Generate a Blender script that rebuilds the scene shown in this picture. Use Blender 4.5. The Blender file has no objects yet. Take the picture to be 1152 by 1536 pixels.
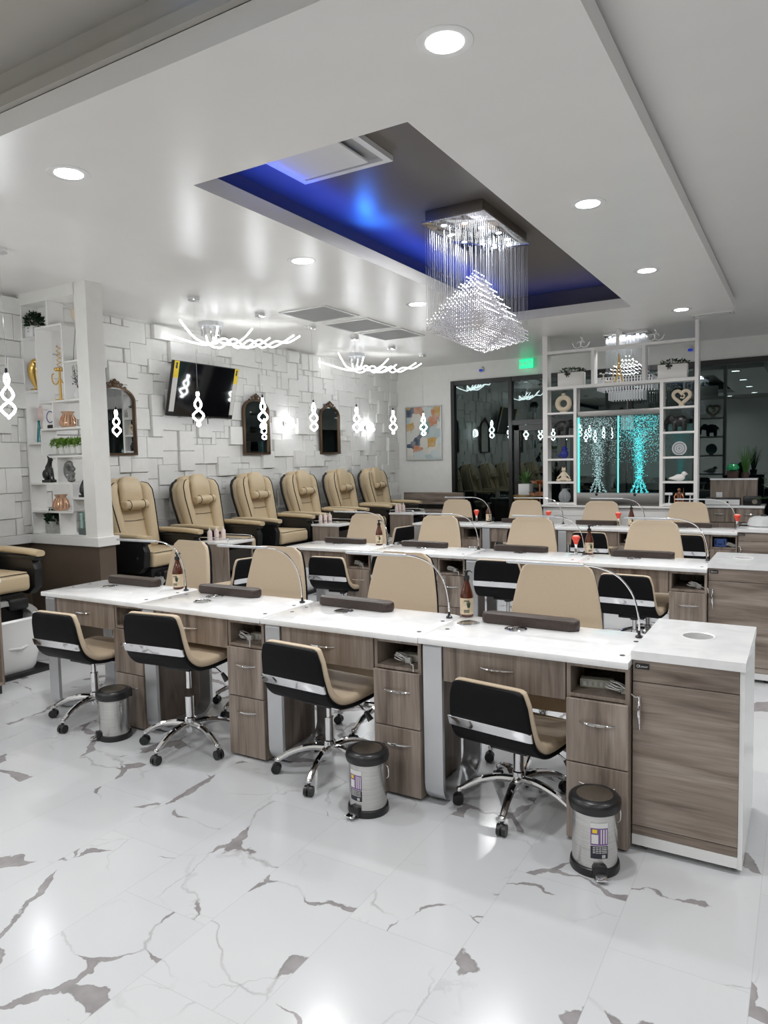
import bpy, bmesh, math, random
from mathutils import Vector, Matrix
PI = math.pi
rnd = random.Random(7)
S = bpy.context.scene
C = S.collection
# ------------------------------------------------------------------ camera, world, exposure
cam_data = bpy.data.cameras.new('camera'); cam = bpy.data.objects.new('camera', cam_data); C.objects.link(cam)
S.camera = cam
cam_data.sensor_fit = 'VERTICAL'; cam_data.sensor_height = 36; cam_data.lens = 1069.8 * 36 / 1536
cam_data.clip_start = 0.05
YAW, PITCH, ROLL = -0.534422, 0.073019, -0.021664
F = Vector((math.sin(YAW)*math.cos(PITCH), math.cos(YAW)*math.cos(PITCH), -math.sin(PITCH)))
r0 = Vector((math.cos(YAW), -math.sin(YAW), 0)); u0 = r0.cross(F)
rt = math.cos(ROLL)*r0 + math.sin(ROLL)*u0; up = -math.sin(ROLL)*r0 + math.cos(ROLL)*u0
m = Matrix.Identity(4)
for i in range(3): m[i][0] = rt[i]; m[i][1] = up[i]; m[i][2] = -F[i]
m[2][3] = 1.565
cam.matrix_world = m
S.view_settings.view_transform = 'Standard'; S.view_settings.look = 'None'
S.view_settings.gamma = 1; S.view_settings.use_curve_mapping = False
S.view_settings.exposure = 0.0
S.cycles.use_denoising = True
S.cycles.max_bounces = 8; S.cycles.diffuse_bounces = 4; S.cycles.glossy_bounces = 4
S.cycles.transparent_max_bounces = 16; S.cycles.sample_clamp_indirect = 6
S.cycles.caustics_reflective = False; S.cycles.caustics_refractive = False
w = bpy.data.worlds.new('night'); S.world = w; w.use_nodes = True
w.node_tree.nodes['Background'].inputs[0].default_value = (.35, .45, .6, 1)
w.node_tree.nodes['Background'].inputs[1].default_value = .02
LAMP_W = 13.5        # each recessed lamp in the soffit
SIDE_W = 11.5         # recessed lamps in the plain ceiling beside it
ENTRY_W = 20.0        # recessed lamps in the entry ceiling
LED = 52.0            # LED tube pendants
# ------------------------------------------------------------------ materials
MATS = {}
def mat(name, col=(.8, .8, .8), rough=.5, metal=0., spec=.5, emit=None, estr=0., coat=0., trans=0., ior=1.5, sheen=0.):
    m = bpy.data.materials.new(name); m.use_nodes = True
    b = m.node_tree.nodes['Principled BSDF']
    b.inputs['Base Color'].default_value = (*col, 1); b.inputs['Roughness'].default_value = rough
    b.inputs['Metallic'].default_value = metal; b.inputs['Specular IOR Level'].default_value = spec
    b.inputs['Coat Weight'].default_value = coat; b.inputs['Coat Roughness'].default_value = .08
    b.inputs['Transmission Weight'].default_value = trans; b.inputs['IOR'].default_value = ior
    if emit: b.inputs['Emission Color'].default_value = (*emit, 1); b.inputs['Emission Strength'].default_value = estr
    MATS[name] = m
    return m
def N(m, t, **kw):
    n = m.node_tree.nodes.new(t)
    for k, v in kw.items():
        if k.startswith('i_'):
            key = k[2:]; key = int(key) if key.isdigit() else key.replace('_', ' ')
            n.inputs[key].default_value = v
        else: setattr(n, k, v)
    return n
def L(m, a, b): m.node_tree.links.new(a, b)
def bsdf(m): return m.node_tree.nodes['Principled BSDF']
def ramp(m, stops):
    n = m.node_tree.nodes.new('ShaderNodeValToRGB'); e = n.color_ramp.elements
    while len(e) < len(stops): e.new(.5)
    for x, (p, c) in zip(e, stops): x.position = p; x.color = (*c, 1)
    return n
def mixc(m, a, b, fac, mode='MIX'):
    n = m.node_tree.nodes.new('ShaderNodeMix'); n.data_type = 'RGBA'; n.blend_type = mode
    for sock, v in ((n.inputs[0], fac), (n.inputs[6], a), (n.inputs[7], b)):
        if hasattr(v, 'links'): L(m, v, sock)
        elif isinstance(v, tuple): sock.default_value = (*v, 1)
        else: sock.default_value = v
    return n.outputs[2]
def math_(m, op, a, b=None, c=None):
    n = m.node_tree.nodes.new('ShaderNodeMath'); n.operation = op
    for i, v in enumerate((a, b, c)):
        if v is None: continue
        if hasattr(v, 'links'): L(m, v, n.inputs[i])
        else: n.inputs[i].default_value = v
    return n.outputs[0]
def grain(name, base, scale, amount=.25, rough=.5, bump=0., **kw):
    """fine noise variation over a base colour"""
    m = mat(name, base, rough, **kw)
    tc = N(m, 'ShaderNodeTexCoord'); n = N(m, 'ShaderNodeTexNoise', i_Scale=scale, i_Detail=4.)
    L(m, tc.outputs['Object'], n.inputs['Vector'])
    lo = tuple(c*(1-amount) for c in base); hi = tuple(min(1, c*(1+amount)) for c in base)
    r = ramp(m, [(.3, lo), (.7, hi)]); L(m, n.outputs['Fac'], r.inputs[0]); L(m, r.outputs[0], bsdf(m).inputs['Base Color'])
    if bump:
        bp = N(m, 'ShaderNodeBump', i_Strength=bump, i_Distance=.002); L(m, n.outputs['Fac'], bp.inputs['Height']); L(m, bp.outputs[0], bsdf(m).inputs['Normal'])
    return m
def wood(name, horizontal=False):
    m = mat(name, (.3, .25, .2), .42)
    tc = N(m, 'ShaderNodeTexCoord'); oi = N(m, 'ShaderNodeObjectInfo')
    add = N(m, 'ShaderNodeVectorMath', operation='ADD'); L(m, tc.outputs['Object'], add.inputs[0])
    sc = N(m, 'ShaderNodeVectorMath', operation='SCALE'); L(m, oi.outputs['Random'], sc.inputs['Scale']); sc.inputs[0].default_value = (7, 3, 9); L(m, sc.outputs[0], add.inputs[1])
    def layer(s, det, dist):
        mp = N(m, 'ShaderNodeMapping'); L(m, add.outputs[0], mp.inputs[0]); mp.inputs['Scale'].default_value = s
        n = N(m, 'ShaderNodeTexNoise', i_Scale=1., i_Detail=det, i_Distortion=dist); L(m, mp.outputs[0], n.inputs['Vector']); return n.outputs['Fac']
    if horizontal: a = layer((1.6, 10, 14), 6, .9); b = layer((5, 60, 150), 3, 0)
    else: a = layer((16, 10, 1.5), 6, .8); b = layer((150, 60, 5), 3, 0)
    r = ramp(m, [(.28, (.120, .088, .068)), (.45, (.245, .195, .158)), (.6, (.32, .262, .218)), (.78, (.40, .34, .29))]); L(m, a, r.inputs[0])
    r2 = ramp(m, [(.3, (.72, .72, .72)), (.7, (1.1, 1.1, 1.1))]); L(m, b, r2.inputs[0])
    L(m, mixc(m, r.outputs[0], r2.outputs[0], .8, 'MULTIPLY'), bsdf(m).inputs['Base Color'])
    return m
wood('wood'); wood('wood_h', True)
mat('quartz', (.84, .84, .84), .12, coat=.3)
mq = MATS['quartz']; _tc = N(mq, 'ShaderNodeTexCoord'); _n = N(mq, 'ShaderNodeTexNoise', i_Scale=6., i_Detail=6., i_Distortion=1.5); L(mq, _tc.outputs['Object'], _n.inputs['Vector'])
_r = ramp(mq, [(.35, (.80, .80, .80)), (.6, (.88, .88, .87))]); L(mq, _n.outputs['Fac'], _r.inputs[0]); L(mq, _r.outputs[0], bsdf(mq).inputs['Base Color'])
mat('silver', (.62, .63, .65), .38, metal=.85)
mat('chrome', (.82, .82, .83), .07, metal=1.)
def brushed(name, col, rough, sc=(2, 2, 120)):
    m = mat(name, col, rough, metal=1.)
    tc = N(m, 'ShaderNodeTexCoord'); mp = N(m, 'ShaderNodeMapping'); L(m, tc.outputs['Object'], mp.inputs[0]); mp.inputs['Scale'].default_value = sc
    n = N(m, 'ShaderNodeTexNoise', i_Scale=3., i_Detail=2.); L(m, mp.outputs[0], n.inputs['Vector'])
    r = ramp(m, [(.3, tuple(c*.8 for c in col)), (.7, col)]); L(m, n.outputs['Fac'], r.inputs[0]); L(m, r.outputs[0], bsdf(m).inputs['Base Color'])
brushed('stainless', (.66, .65, .63), .24)
brushed('steel_dark', (.33, .325, .315), .38)
brushed('lid_metal', (.36, .33, .29), .35, (60, 60, 60))
mat('black_plastic', (.012, .012, .013), .32)
grain('black_leather', (.005, .005, .006), 120., .2, .55, .15, spec=.15)
grain('beige_leather', (.60, .485, .35), 160., .03, .48, .12)
grain('pedi_leather', (.60, .475, .305), 130., .04, .45, .15)
grain('brown_leather', (.040, .026, .021), 90., .3, .4, .3)
grain('white_paint', (.83, .82, .785), 12., .02, .5)
grain('ceiling_paint', (.79, .775, .75), 3., .015, .30)
grain('ceiling_dark', (.115, .098, .083), 4., .04, .45)
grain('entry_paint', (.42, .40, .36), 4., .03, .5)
grain('taupe_paint', (.115, .086, .062), 10., .03, .5)
grain('tile_white', (.86, .85, .825), 20., .02, .45)
mat('trim_white', (.82, .81, .79), .4)
mat('white_gloss', (.80, .80, .79), .2)
mat('white_plastic', (.78, .78, .77), .35)
mat('frame_black', (.012, .012, .012), .3)
mat('gold', (.75, .50, .16), .28, metal=1.)
mat('copper', (.72, .36, .22), .22, metal=1.)
mat('bronze', (.12, .075, .045), .4, metal=.7)
mat('mirror', (.80, .82, .82), .01, metal=1.)
mat('screen', (.004, .004, .005), .06)
mat('yellow_tag', (.85, .62, .02), .5)
mat('protect_film', (.62, .60, .57), .45)
mat('led', (1, 1, 1), .4, emit=(.93, .97, 1.), estr=LED)
mat('led_soft', (1, 1, 1), .4, emit=(.95, .98, 1.), estr=6.5)
mat('led_sconce', (1, 1, 1), .4, emit=(.95, .98, 1.), estr=10.)
mat('lamp_lens', (1, 1, 1), .4, emit=(.97, .99, 1.), estr=14.)
mat('led_off', (.72, .72, .72), .25)
mat('blue_led', (.1, .2, 1), .4, emit=(.03, .13, 1.), estr=1.5)
mat('amber_glass', (.075, .016, .006), .08, coat=.5)
grain('label_paper', (.62, .50, .35), 40., .1, .6)
mat('label_green', (.02, .05, .03), .6)
mat('leaf_green', (.055, .15, .03), .5); mat('leaf_dark', (.012, .035, .012), .5); mat('leaf_lime', (.16, .30, .04), .5)
mat('stem_brown', (.06, .045, .03), .6)
mat('teal_glass', (.01, .16, .17), .1); mat('amber_jar', (.66, .42, .28), .12, metal=.35); mat('grey_figure', (.22, .22, .22), .18, metal=.5)
mat('statue_black', (.012, .012, .012), .3); mat('statue_cream', (.68, .58, .44), .5); mat('statue_white', (.8, .78, .75), .45)
mat('blue_glass', (.01, .02, .22), .1); mat('green_glass', (.01, .30, .10), .1, coat=.5); mat('smoke_glass', (.28, .30, .31), .08, spec=.7)
mat('brush_red', (.75, .07, .04), .6); mat('brush_tip', (.85, .45, .36), .7)
mat('blue_plastic', (.06, .13, .42), .4); mat('strip_ivory', (.50, .50, .42), .45); mat('cable_white', (.66, .66, .64), .4)
mat('label_white', (.72, .72, .70), .5); mat('label_purple', (.19, .10, .27), .5); mat('label_navy', (.02, .022, .035), .5)
mat('vent_grey', (.38, .38, .375), .6); mat('grey_cover', (.33, .33, .32), .3); mat('lid_grey', (.50, .51, .51), .35)
mat('pink_bottle', (.74, .60, .57), .35)
grain('concrete', (.42, .42, .40), 60., .2, .8)
mat('crystal', (.86, .85, .88), .06, metal=.75)
mat('strand', (.60, .62, .68), .2, metal=.6)
mat('crystal_bar', (.86, .87, .90), .08, metal=.2)
mat('teal_led', (.2, .8, .8), .4, emit=(.16, .78, .72), estr=.9)
mat('bubble_white', (.8, .9, .9), .3, emit=(.55, .80, .82), estr=.42)
mat('bubble_teal', (.2, .8, .8), .3, emit=(.06, .62, .66), estr=1.1)
mat('exit_green', (.02, .5, .2), .4, emit=(.02, .75, .32), estr=1.6)
mat('blue_lens', (.02, .05, .5), .2, emit=(.03, .06, .6), estr=.3)
mat('pot_brown', (.05, .025, .018), .5)
mat('asphalt', (.03, .03, .032), .9)
mat('lexor_badge', (.008, .008, .009), .3)
def glass(name, tint, refl=1.5):
    m = bpy.data.materials.new(name); m.use_nodes = True; nt = m.node_tree; nt.nodes.clear()
    o = N(m, 'ShaderNodeOutputMaterial'); t = N(m, 'ShaderNodeBsdfTransparent', i_Color=(*tint, 1)); g = N(m, 'ShaderNodeBsdfGlossy', i_Roughness=.0, i_Color=(.82, .97, .95, 1))
    f = N(m, 'ShaderNodeFresnel', i_IOR=refl); x = N(m, 'ShaderNodeMixShader')
    L(m, f.outputs[0], x.inputs[0]); L(m, t.outputs[0], x.inputs[1]); L(m, g.outputs[0], x.inputs[2]); L(m, x.outputs[0], o.inputs[0]); MATS[name] = m
glass('night_glass', (.25, .32, .32), 2.0)
glass('clear_glass', (.86, .93, .93), 1.4)
glass('rose_glass', (.85, .70, .66), 1.5)
# marble floor: .405 x .81 tiles, each with its own piece of veining
def marble():
    m = mat('marble', (.8, .8, .8), .17)
    tc = N(m, 'ShaderNodeTexCoord'); sp = N(m, 'ShaderNodeSeparateXYZ'); L(m, tc.outputs['Object'], sp.inputs[0])
    fx = math_(m, 'DIVIDE', math_(m, 'ADD', sp.outputs[0], 20.36), .405); ix = math_(m, 'FLOOR', fx)
    fy = math_(m, 'DIVIDE', math_(m, 'ADD', math_(m, 'ADD', sp.outputs[1], 20.2), math_(m, 'MULTIPLY', ix, .27)), .81); iy = math_(m, 'FLOOR', fy)
    cb = N(m, 'ShaderNodeCombineXYZ'); L(m, ix, cb.inputs[0]); L(m, iy, cb.inputs[1])
    wn = N(m, 'ShaderNodeTexWhiteNoise', noise_dimensions='3D'); L(m, cb.outputs[0], wn.inputs['Vector'])
    off = N(m, 'ShaderNodeVectorMath', operation='SCALE'); L(m, wn.outputs['Color'], off.inputs[0]); off.inputs['Scale'].default_value = 30
    ad = N(m, 'ShaderNodeVectorMath', operation='ADD'); L(m, tc.outputs['Object'], ad.inputs[0]); L(m, off.outputs[0], ad.inputs[1])
    def warp(scale, amt, det=5.):
        n = N(m, 'ShaderNodeTexNoise', i_Scale=scale, i_Detail=det); L(m, ad.outputs[0], n.inputs['Vector'])
        s1 = N(m, 'ShaderNodeVectorMath', operation='SUBTRACT'); L(m, n.outputs['Color'], s1.inputs[0]); s1.inputs[1].default_value = (.5, .5, .5)
        s2 = N(m, 'ShaderNodeVectorMath', operation='SCALE'); L(m, s1.outputs[0], s2.inputs[0]); s2.inputs['Scale'].default_value = amt
        a2 = N(m, 'ShaderNodeVectorMath', operation='ADD'); L(m, ad.outputs[0], a2.inputs[0]); L(m, s2.outputs[0], a2.inputs[1]); return a2.outputs[0]
    def edge(vec, scale):
        v = N(m, 'ShaderNodeTexVoronoi', feature='DISTANCE_TO_EDGE', i_Scale=scale); L(m, vec, v.inputs['Vector']); return v.outputs['Distance']
    def noise(scale, det=2., vec=None):
        n = N(m, 'ShaderNodeTexNoise', i_Scale=scale, i_Detail=det); L(m, vec or ad.outputs[0], n.inputs['Vector']); return n.outputs['Fac']
    def mr(v, a, b, c, d):
        n = N(m, 'ShaderNodeMapRange'); L(m, v, n.inputs[0])
        for i, q in enumerate((a, b, c, d)): n.inputs[i+1].default_value = q
        return n.outputs[0]
    wv = warp(3.2, .34, 6.)
    d1 = edge(wv, 1.55)
    width = mr(noise(2.1, 2.), .455, .68, -.010, .066)
    bold = mr(math_(m, 'SUBTRACT', width, d1), -.003, .004, 0., 1.)
    rim = mr(math_(m, 'ABSOLUTE', math_(m, 'SUBTRACT', width, d1)), .0, .010, 1., 0.)
    d2 = edge(warp(4.5, .25, 6.), 2.6)
    thin = math_(m, 'MULTIPLY', mr(d2, .0, .012, 1., 0.), mr(noise(2.0), .54, .70, 0., .6))
    d3 = edge(wv, 1.55)
    thin2 = math_(m, 'MULTIPLY', mr(d3, .0, .014, 1., 0.), mr(noise(1.6), .50, .64, 0., .6))
    base = ramp(m, [(.3, (.56, .57, .585)), (.7, (.61, .615, .62))]); L(m, noise(1.1, 4.), base.inputs[0])
    vein = ramp(m, [(.3, (.235, .22, .225)), (.7, (.33, .31, .31))]); L(m, noise(14., 5.), vein.inputs[0])
    c = mixc(m, base.outputs[0], (.33, .31, .31), thin); c = mixc(m, c, (.30, .285, .285), thin2)
    c = mixc(m, c, vein.outputs[0], bold)
    c = mixc(m, c, (.20, .185, .18), math_(m, 'MULTIPLY', math_(m, 'MULTIPLY', rim, bold), .6))
    def gr(f): q = math_(m, 'FRACT', f); return math_(m, 'MINIMUM', q, math_(m, 'SUBTRACT', 1., q))
    g = math_(m, 'MINIMUM', math_(m, 'MULTIPLY', gr(fx), .405), math_(m, 'MULTIPLY', gr(fy), .81))
    c = mixc(m, c, (.42, .42, .42), mr(g, .0006, .0016, .55, 0.))
    L(m, c, bsdf(m).inputs['Base Color'])
    return m
marble()
def painting():
    m = mat('abstract_paint', (.6, .6, .6), .6)
    tc = N(m, 'ShaderNodeTexCoord'); n = N(m, 'ShaderNodeTexNoise', i_Scale=3., i_Detail=3.); L(m, tc.outputs['Object'], n.inputs['Vector'])
    mp = N(m, 'ShaderNodeVectorMath', operation='SCALE'); L(m, n.outputs['Color'], mp.inputs[0]); mp.inputs['Scale'].default_value = .13
    a = N(m, 'ShaderNodeVectorMath', operation='ADD'); L(m, tc.outputs['Object'], a.inputs[0]); L(m, mp.outputs[0], a.inputs[1])
    v = N(m, 'ShaderNodeTexVoronoi', distance='CHEBYCHEV', i_Scale=6.5); L(m, a.outputs[0], v.inputs['Vector'])
    sp = N(m, 'ShaderNodeSeparateXYZ'); L(m, v.outputs['Color'], sp.inputs[0])
    r = ramp(m, [(.0, (.42, .52, .52)), (.18, (.62, .62, .56)), (.36, (.55, .32, .07)), (.46, (.68, .66, .6)), (.6, (.16, .32, .36)), (.7, (.07, .09, .14)), (.76, (.55, .24, .13)), (.84, (.55, .62, .62))])
    r.color_ramp.interpolation = 'CONSTANT'; L(m, sp.outputs[0], r.inputs[0])
    n2 = N(m, 'ShaderNodeTexNoise', i_Scale=9., i_Detail=6.); L(m, tc.outputs['Object'], n2.inputs['Vector'])
    r2 = ramp(m, [(.4, (0, 0, 0)), (.65, (1, 1, 1))]); L(m, n2.outputs['Fac'], r2.inputs[0])
    L(m, mixc(m, r.outputs[0], (.62, .63, .60), math_(m, 'MULTIPLY', r2.outputs[0], .35)), bsdf(m).inputs['Base Color'])
painting()
# ------------------------------------------------------------------ mesh helpers
class B:
    def __init__(s): s.bm = bmesh.new()
    def box(s, x0, x1, y0, y1, z0, z1, bev=0., seg=2, rot=None):
        r = bmesh.ops.create_cube(s.bm, size=1.)
        vs = r['verts']
        for v in vs: v.co = Vector((x0+(v.co.x+.5)*(x1-x0), y0+(v.co.y+.5)*(y1-y0), z0+(v.co.z+.5)*(z1-z0)))
        if rot is not None:
            c = Vector(((x0+x1)/2, (y0+y1)/2, (z0+z1)/2)); bmesh.ops.rotate(s.bm, verts=vs, cent=c, matrix=rot)
        if bev:
            es = list({e for v in vs for e in v.link_edges})
            bmesh.ops.bevel(s.bm, geom=es, offset=bev, segments=seg, profile=.5, affect='EDGES')
        return s
    def rings(s, rings, cap=True, closed=False):
        bm = s.bm; vr = [[bm.verts.new(p) for p in r] for r in rings]; n = len(rings[0])
        k = len(vr)
        for i in range(k if closed else k-1):
            a, b = vr[i], vr[(i+1) % k]
            for j in range(n):
                try: bm.faces.new((a[j], a[(j+1) % n], b[(j+1) % n], b[j]))
                except ValueError: pass
        if cap and not closed:
            bm.faces.new(list(reversed(vr[0]))); bm.faces.new(vr[-1])
        return s
    def lathe(s, prof, c=(0, 0, 0), seg=24, cap=True):
        return s.rings([[(c[0]+r*math.cos(2*PI*j/seg), c[1]+r*math.sin(2*PI*j/seg), c[2]+z) for j in range(seg)] for r, z in prof], cap)
    def tube(s, pts, r, seg=8, closed=False, cap=True):
        pts = [Vector(p) for p in pts]; n = len(pts); rg = []; prev = None
        for i, p in enumerate(pts):
            t = (pts[(i+1) % n]-pts[i-1]) if closed else (pts[min(i+1, n-1)]-pts[max(i-1, 0)])
            t.normalize()
            if prev is None:
                a = Vector((0, 0, 1)) if abs(t.z) < .9 else Vector((1, 0, 0)); x = t.cross(a).normalized()
            else: x = (prev - t*prev.dot(t)).normalized()
            prev = x; y = t.cross(x)
            rr = r[i] if isinstance(r, (list, tuple)) else r
            rg.append([p + rr*(math.cos(2*PI*j/seg)*x + math.sin(2*PI*j/seg)*y) for j in range(seg)])
        return s.rings(rg, cap, closed)
    def cyl(s, a, b, r, r2=None, seg=16): return s.tube([a, b], [r, r if r2 is None else r2], seg)
    def ball(s, c, r, sx=1., sy=1., sz=1., u=12, v=8):
        res = bmesh.ops.create_uvsphere(s.bm, u_segments=u, v_segments=v, radius=r)
        for q in res['verts']: q.co = Vector((c[0]+q.co.x*sx, c[1]+q.co.y*sy, c[2]+q.co.z*sz))
        return s
    def prism(s, pts, axis, a, b, bev=0., seg=2):
        """polygon pts in the two other axes, extruded from a to b along axis"""
        def P(p, t): return {'x': (t, p[0], p[1]), 'y': (p[0], t, p[1]), 'z': (p[0], p[1], t)}[axis]
        n0 = len(s.bm.verts); s.rings([[P(p, a) for p in pts], [P(p, b) for p in pts]])
        if bev:
            s.bm.verts.ensure_lookup_table(); vs = set(s.bm.verts[n0:])
            es = [e for e in s.bm.edges if e.verts[0] in vs and e.verts[1] in vs and len(e.link_faces) == 2 and any(len(f.verts) > 4 for f in e.link_faces)]
            bmesh.ops.bevel(s.bm, geom=es, offset=bev, segments=seg, profile=.5, affect='EDGES')
        return s
    def bead(s, c, r):
        x, y, z = c; bm = s.bm
        t = bm.verts.new((x, y, z+r)); d = bm.verts.new((x, y, z-r)); q = [bm.verts.new((x+r*math.cos(PI/3*k+.3), y+r*math.sin(PI/3*k+.3), z)) for k in range(6)]
        for k in range(6): bm.faces.new((t, q[k], q[(k+1) % 6])); bm.faces.new((d, q[(k+1) % 6], q[k]))
        return s
    def quad(s, *p): s.bm.faces.new([s.bm.verts.new(q) for q in p]); return s
    def done(s, name, material, parent=None, smooth=True, ang=.6, recalc=True):
        if recalc: bmesh.ops.recalc_face_normals(s.bm, faces=s.bm.faces)
        me = bpy.data.meshes.new(name); s.bm.to_mesh(me); s.bm.free()
        me.materials.append(MATS[material])
        if smooth:
            me.polygons.foreach_set('use_smooth', [True]*len(me.polygons)); me.set_sharp_from_angle(angle=ang)
        o = bpy.data.objects.new(name, me); C.objects.link(o)
        if parent: o.parent = parent
        return o
def tag(o, label, cat, group=None):
    o['label'] = label; o['category'] = cat
    if group: o['group'] = group
    return o
def thing(name, label, cat, loc=(0, 0, 0), rz=0., group=None):
    o = bpy.data.objects.new(name, None); C.objects.link(o); o.empty_display_size = .1
    o.location = loc; o.rotation_euler = (0, 0, rz)
    return tag(o, label, cat, group)
def struct(o): o['kind'] = 'structure'; return o
KIDS = {}
def dup(root, loc, rz=0., label=None, group=None):
    def cp(o, par):
        c = o.copy(); C.objects.link(c)
        if par: c.parent = par
        for ch in o.children: cp(ch, c)
        return c
    r = cp(root, None); r.location = loc; r.rotation_euler = (0, 0, rz)
    if label: r['label'] = label
    if group: r['group'] = group
    return r
def smoothpts(pts, n=6, closed=False):
    pts = [Vector(p) for p in pts]; out = []; k = len(pts)
    for i in range(k if closed else k-1):
        g = (lambda j: pts[j % k]) if closed else (lambda j: pts[max(0, min(k-1, j))])
        p0, p1, p2, p3 = g(i-1), g(i), g(i+1), g(i+2)
        for t in range(n):
            t /= n
            out.append(.5*((2*p1)+(p2-p0)*t+(2*p0-5*p1+4*p2-p3)*t*t+(3*p1-p0-3*p2+p3)*t**3))
    if not closed: out.append(pts[-1])
    return out
def rrect(x0, x1, y0, y1, r, n=5, corners=(1, 1, 1, 1)):
    out = []
    for (cx, cy, a0), on in zip(((x1-r, y1-r, 0), (x0+r, y1-r, 90), (x0+r, y0+r, 180), (x1-r, y0+r, 270)), corners):
        if not on: out.append((x1 if a0 in (0, 270) else x0, y1 if a0 in (0, 90) else y0)); continue
        for i in range(n+1):
            a = math.radians(a0+90*i/n); out.append((cx+r*math.cos(a), cy+r*math.sin(a)))
    return out
def cushion(prof, width, thick, axis_side=Vector((1, 0, 0)), offset=0., dish=None, seg=6, round_=.5):
    """loft along prof: list of (a, z) in the plane perpendicular to axis_side; width(t), thick(t) give the section"""
    b = B(); n = len(prof); ex = axis_side; fwd = Vector((0, 0, 1)).cross(ex)      # fwd for ex=+x is +y
    P = [fwd*p[0]+Vector((0, 0, p[1])) for p in prof]; rg = []
    for i, p in enumerate(P):
        t = (P[min(i+1, n-1)]-P[max(i-1, 0)]).normalized(); nrm = ex.cross(t)        # section normal
        u = i/(n-1); wd = width(u)/2; th = thick(u)/2; r = min(th, wd)*round_*2*.98
        r = min(r, th*.98)
        sec = rrect(-wd, wd, -th, th, r, seg)
        ring = []
        for (sx, sn) in sec:
            dd = dish(u, sx/wd) if dish else 0.
            ring.append(p + ex*sx + nrm*(sn+offset+dd))
        rg.append(ring)
    # round the two ends a little
    def shrink(ring, f, d):
        c = sum(ring, Vector())/len(ring); return [c+(q-c)*f+d for q in ring]
    t0 = (P[0]-P[1]).normalized(); t1 = (P[-1]-P[-2]).normalized(); e = thick(0)*.28; e1 = thick(1)*.28
    rg = [shrink(rg[0], .80, t0*e*1.35), shrink(rg[0], .93, t0*e)]+rg+[shrink(rg[-1], .93, t1*e1), shrink(rg[-1], .80, t1*e1*1.35)]
    return b.rings(rg)
def lerp_tab(tab):
    def f(u):
        for (a, va), (c, vc) in zip(tab, tab[1:]):
            if u <= c: return va+(vc-va)*(u-a)/(c-a) if c > a else vc
        return tab[-1][1]
    return f
def text_mesh(txt, size, name, material, parent, loc, rot=(PI/2, 0, 0), depth=.0008):
    cu = bpy.data.curves.new(name, 'FONT'); cu.body = txt; cu.size = size; cu.align_x = 'CENTER'; cu.align_y = 'CENTER'; cu.extrude = depth; cu.resolution_u = 2
    tmp = bpy.data.objects.new(name, cu); C.objects.link(tmp)
    me = bpy.data.meshes.new_from_object(tmp.evaluated_get(bpy.context.evaluated_depsgraph_get())); bpy.data.objects.remove(tmp)
    me.materials.clear(); me.materials.append(MATS[material])
    o = bpy.data.objects.new(name, me); C.objects.link(o); o.location = loc; o.rotation_euler = rot
    if parent: o.parent = parent
    return o
# ================================================================== ROOM SHELL
XL, XR, YB, YF, HC = -6.2, 3.4, 10.97, -3.2, 3.125      # side walls, back wall, wall behind the camera, ceiling
b = B(); b.box(XL-.1, XR+.1, YF-.1, YB+.1, -.1, 0); struct(b.done('floor', 'marble', smooth=False))
b = B(); b.box(-12, 8, YB+.15, 22, -.12, -.02); o = struct(b.done('ground_outside', 'asphalt', smooth=False))
# soffit slab with the rectangular opening, floating just under the ceiling
def ringbox(b, x0, x1, y0, y1, hx0, hx1, hy0, hy1, z0, z1):
    b.box(x0, x1, y0, hy0, z0, z1); b.box(x0, x1, hy1, y1, z0, z1); b.box(x0, hx0, hy0, hy1, z0, z1); b.box(hx1, x1, hy0, hy1, z0, z1)
b = B()
pts_o = [(-3.71, 1.93), (-.64, 1.93), (-.64, 8.15), (-3.71, 8.15)]; pts_h = [(-2.75, 2.785), (-1.49, 2.785), (-1.49, 7.33), (-2.75, 7.33)]
for z, fl in ((3.0, 1), (3.092, 0)):
    vo = [b.bm.verts.new((*p, z)) for p in pts_o]; vh = [b.bm.verts.new((*p, z)) for p in pts_h]
    for i in range(4):
        j = (i+1) % 4; b.bm.faces.new((vo[i], vo[j], vh[j], vh[i]))
    if fl: lo, lh = vo, vh
for i in range(4):
    j = (i+1) % 4; b.bm.faces.new((lo[i], lo[j], vo[j], vo[i])); b.bm.faces.new((lh[i], lh[j], vh[j], vh[i]))
struct(b.done('ceiling_soffit', 'ceiling_paint', smooth=False))
# main ceiling around the soffit (an opening is left for the raised recess)
b = B()
RX0, RX1, RY0, RY1 = -2.95, -1.30, 2.60, 7.53
b.box(XL-.1, RX0-.02, 1.95, YB+.1, HC, HC+.12); b.box(RX1+.02, XR+.1, 1.95, YB+.1, HC, HC+.12)
b.box(RX0-.02, RX1+.02, 1.95, RY0-.02, HC, HC+.12); b.box(RX0-.02, RX1+.02, RY1+.02, YB+.1, HC, HC+.12)
b.box(-.62, XR+.1, YF, 1.95, HC, HC+.12)
struct(b.done('ceiling', 'ceiling_paint', smooth=False))
b = B(); b.box(RX0, RX1, RY0, RY1, 3.285, 3.32)
b.box(RX0-.02, RX0, RY0, RY1, 3.095, 3.32); b.box(RX1, RX1+.02, RY0, RY1, 3.095, 3.32)
b.box(RX0, RX1, RY0-.02, RY0, 3.095, 3.32); b.box(RX0, RX1, RY1, RY1+.02, 3.095, 3.32)
struct(b.done('ceiling_recess', 'ceiling_dark', smooth=False))
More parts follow.
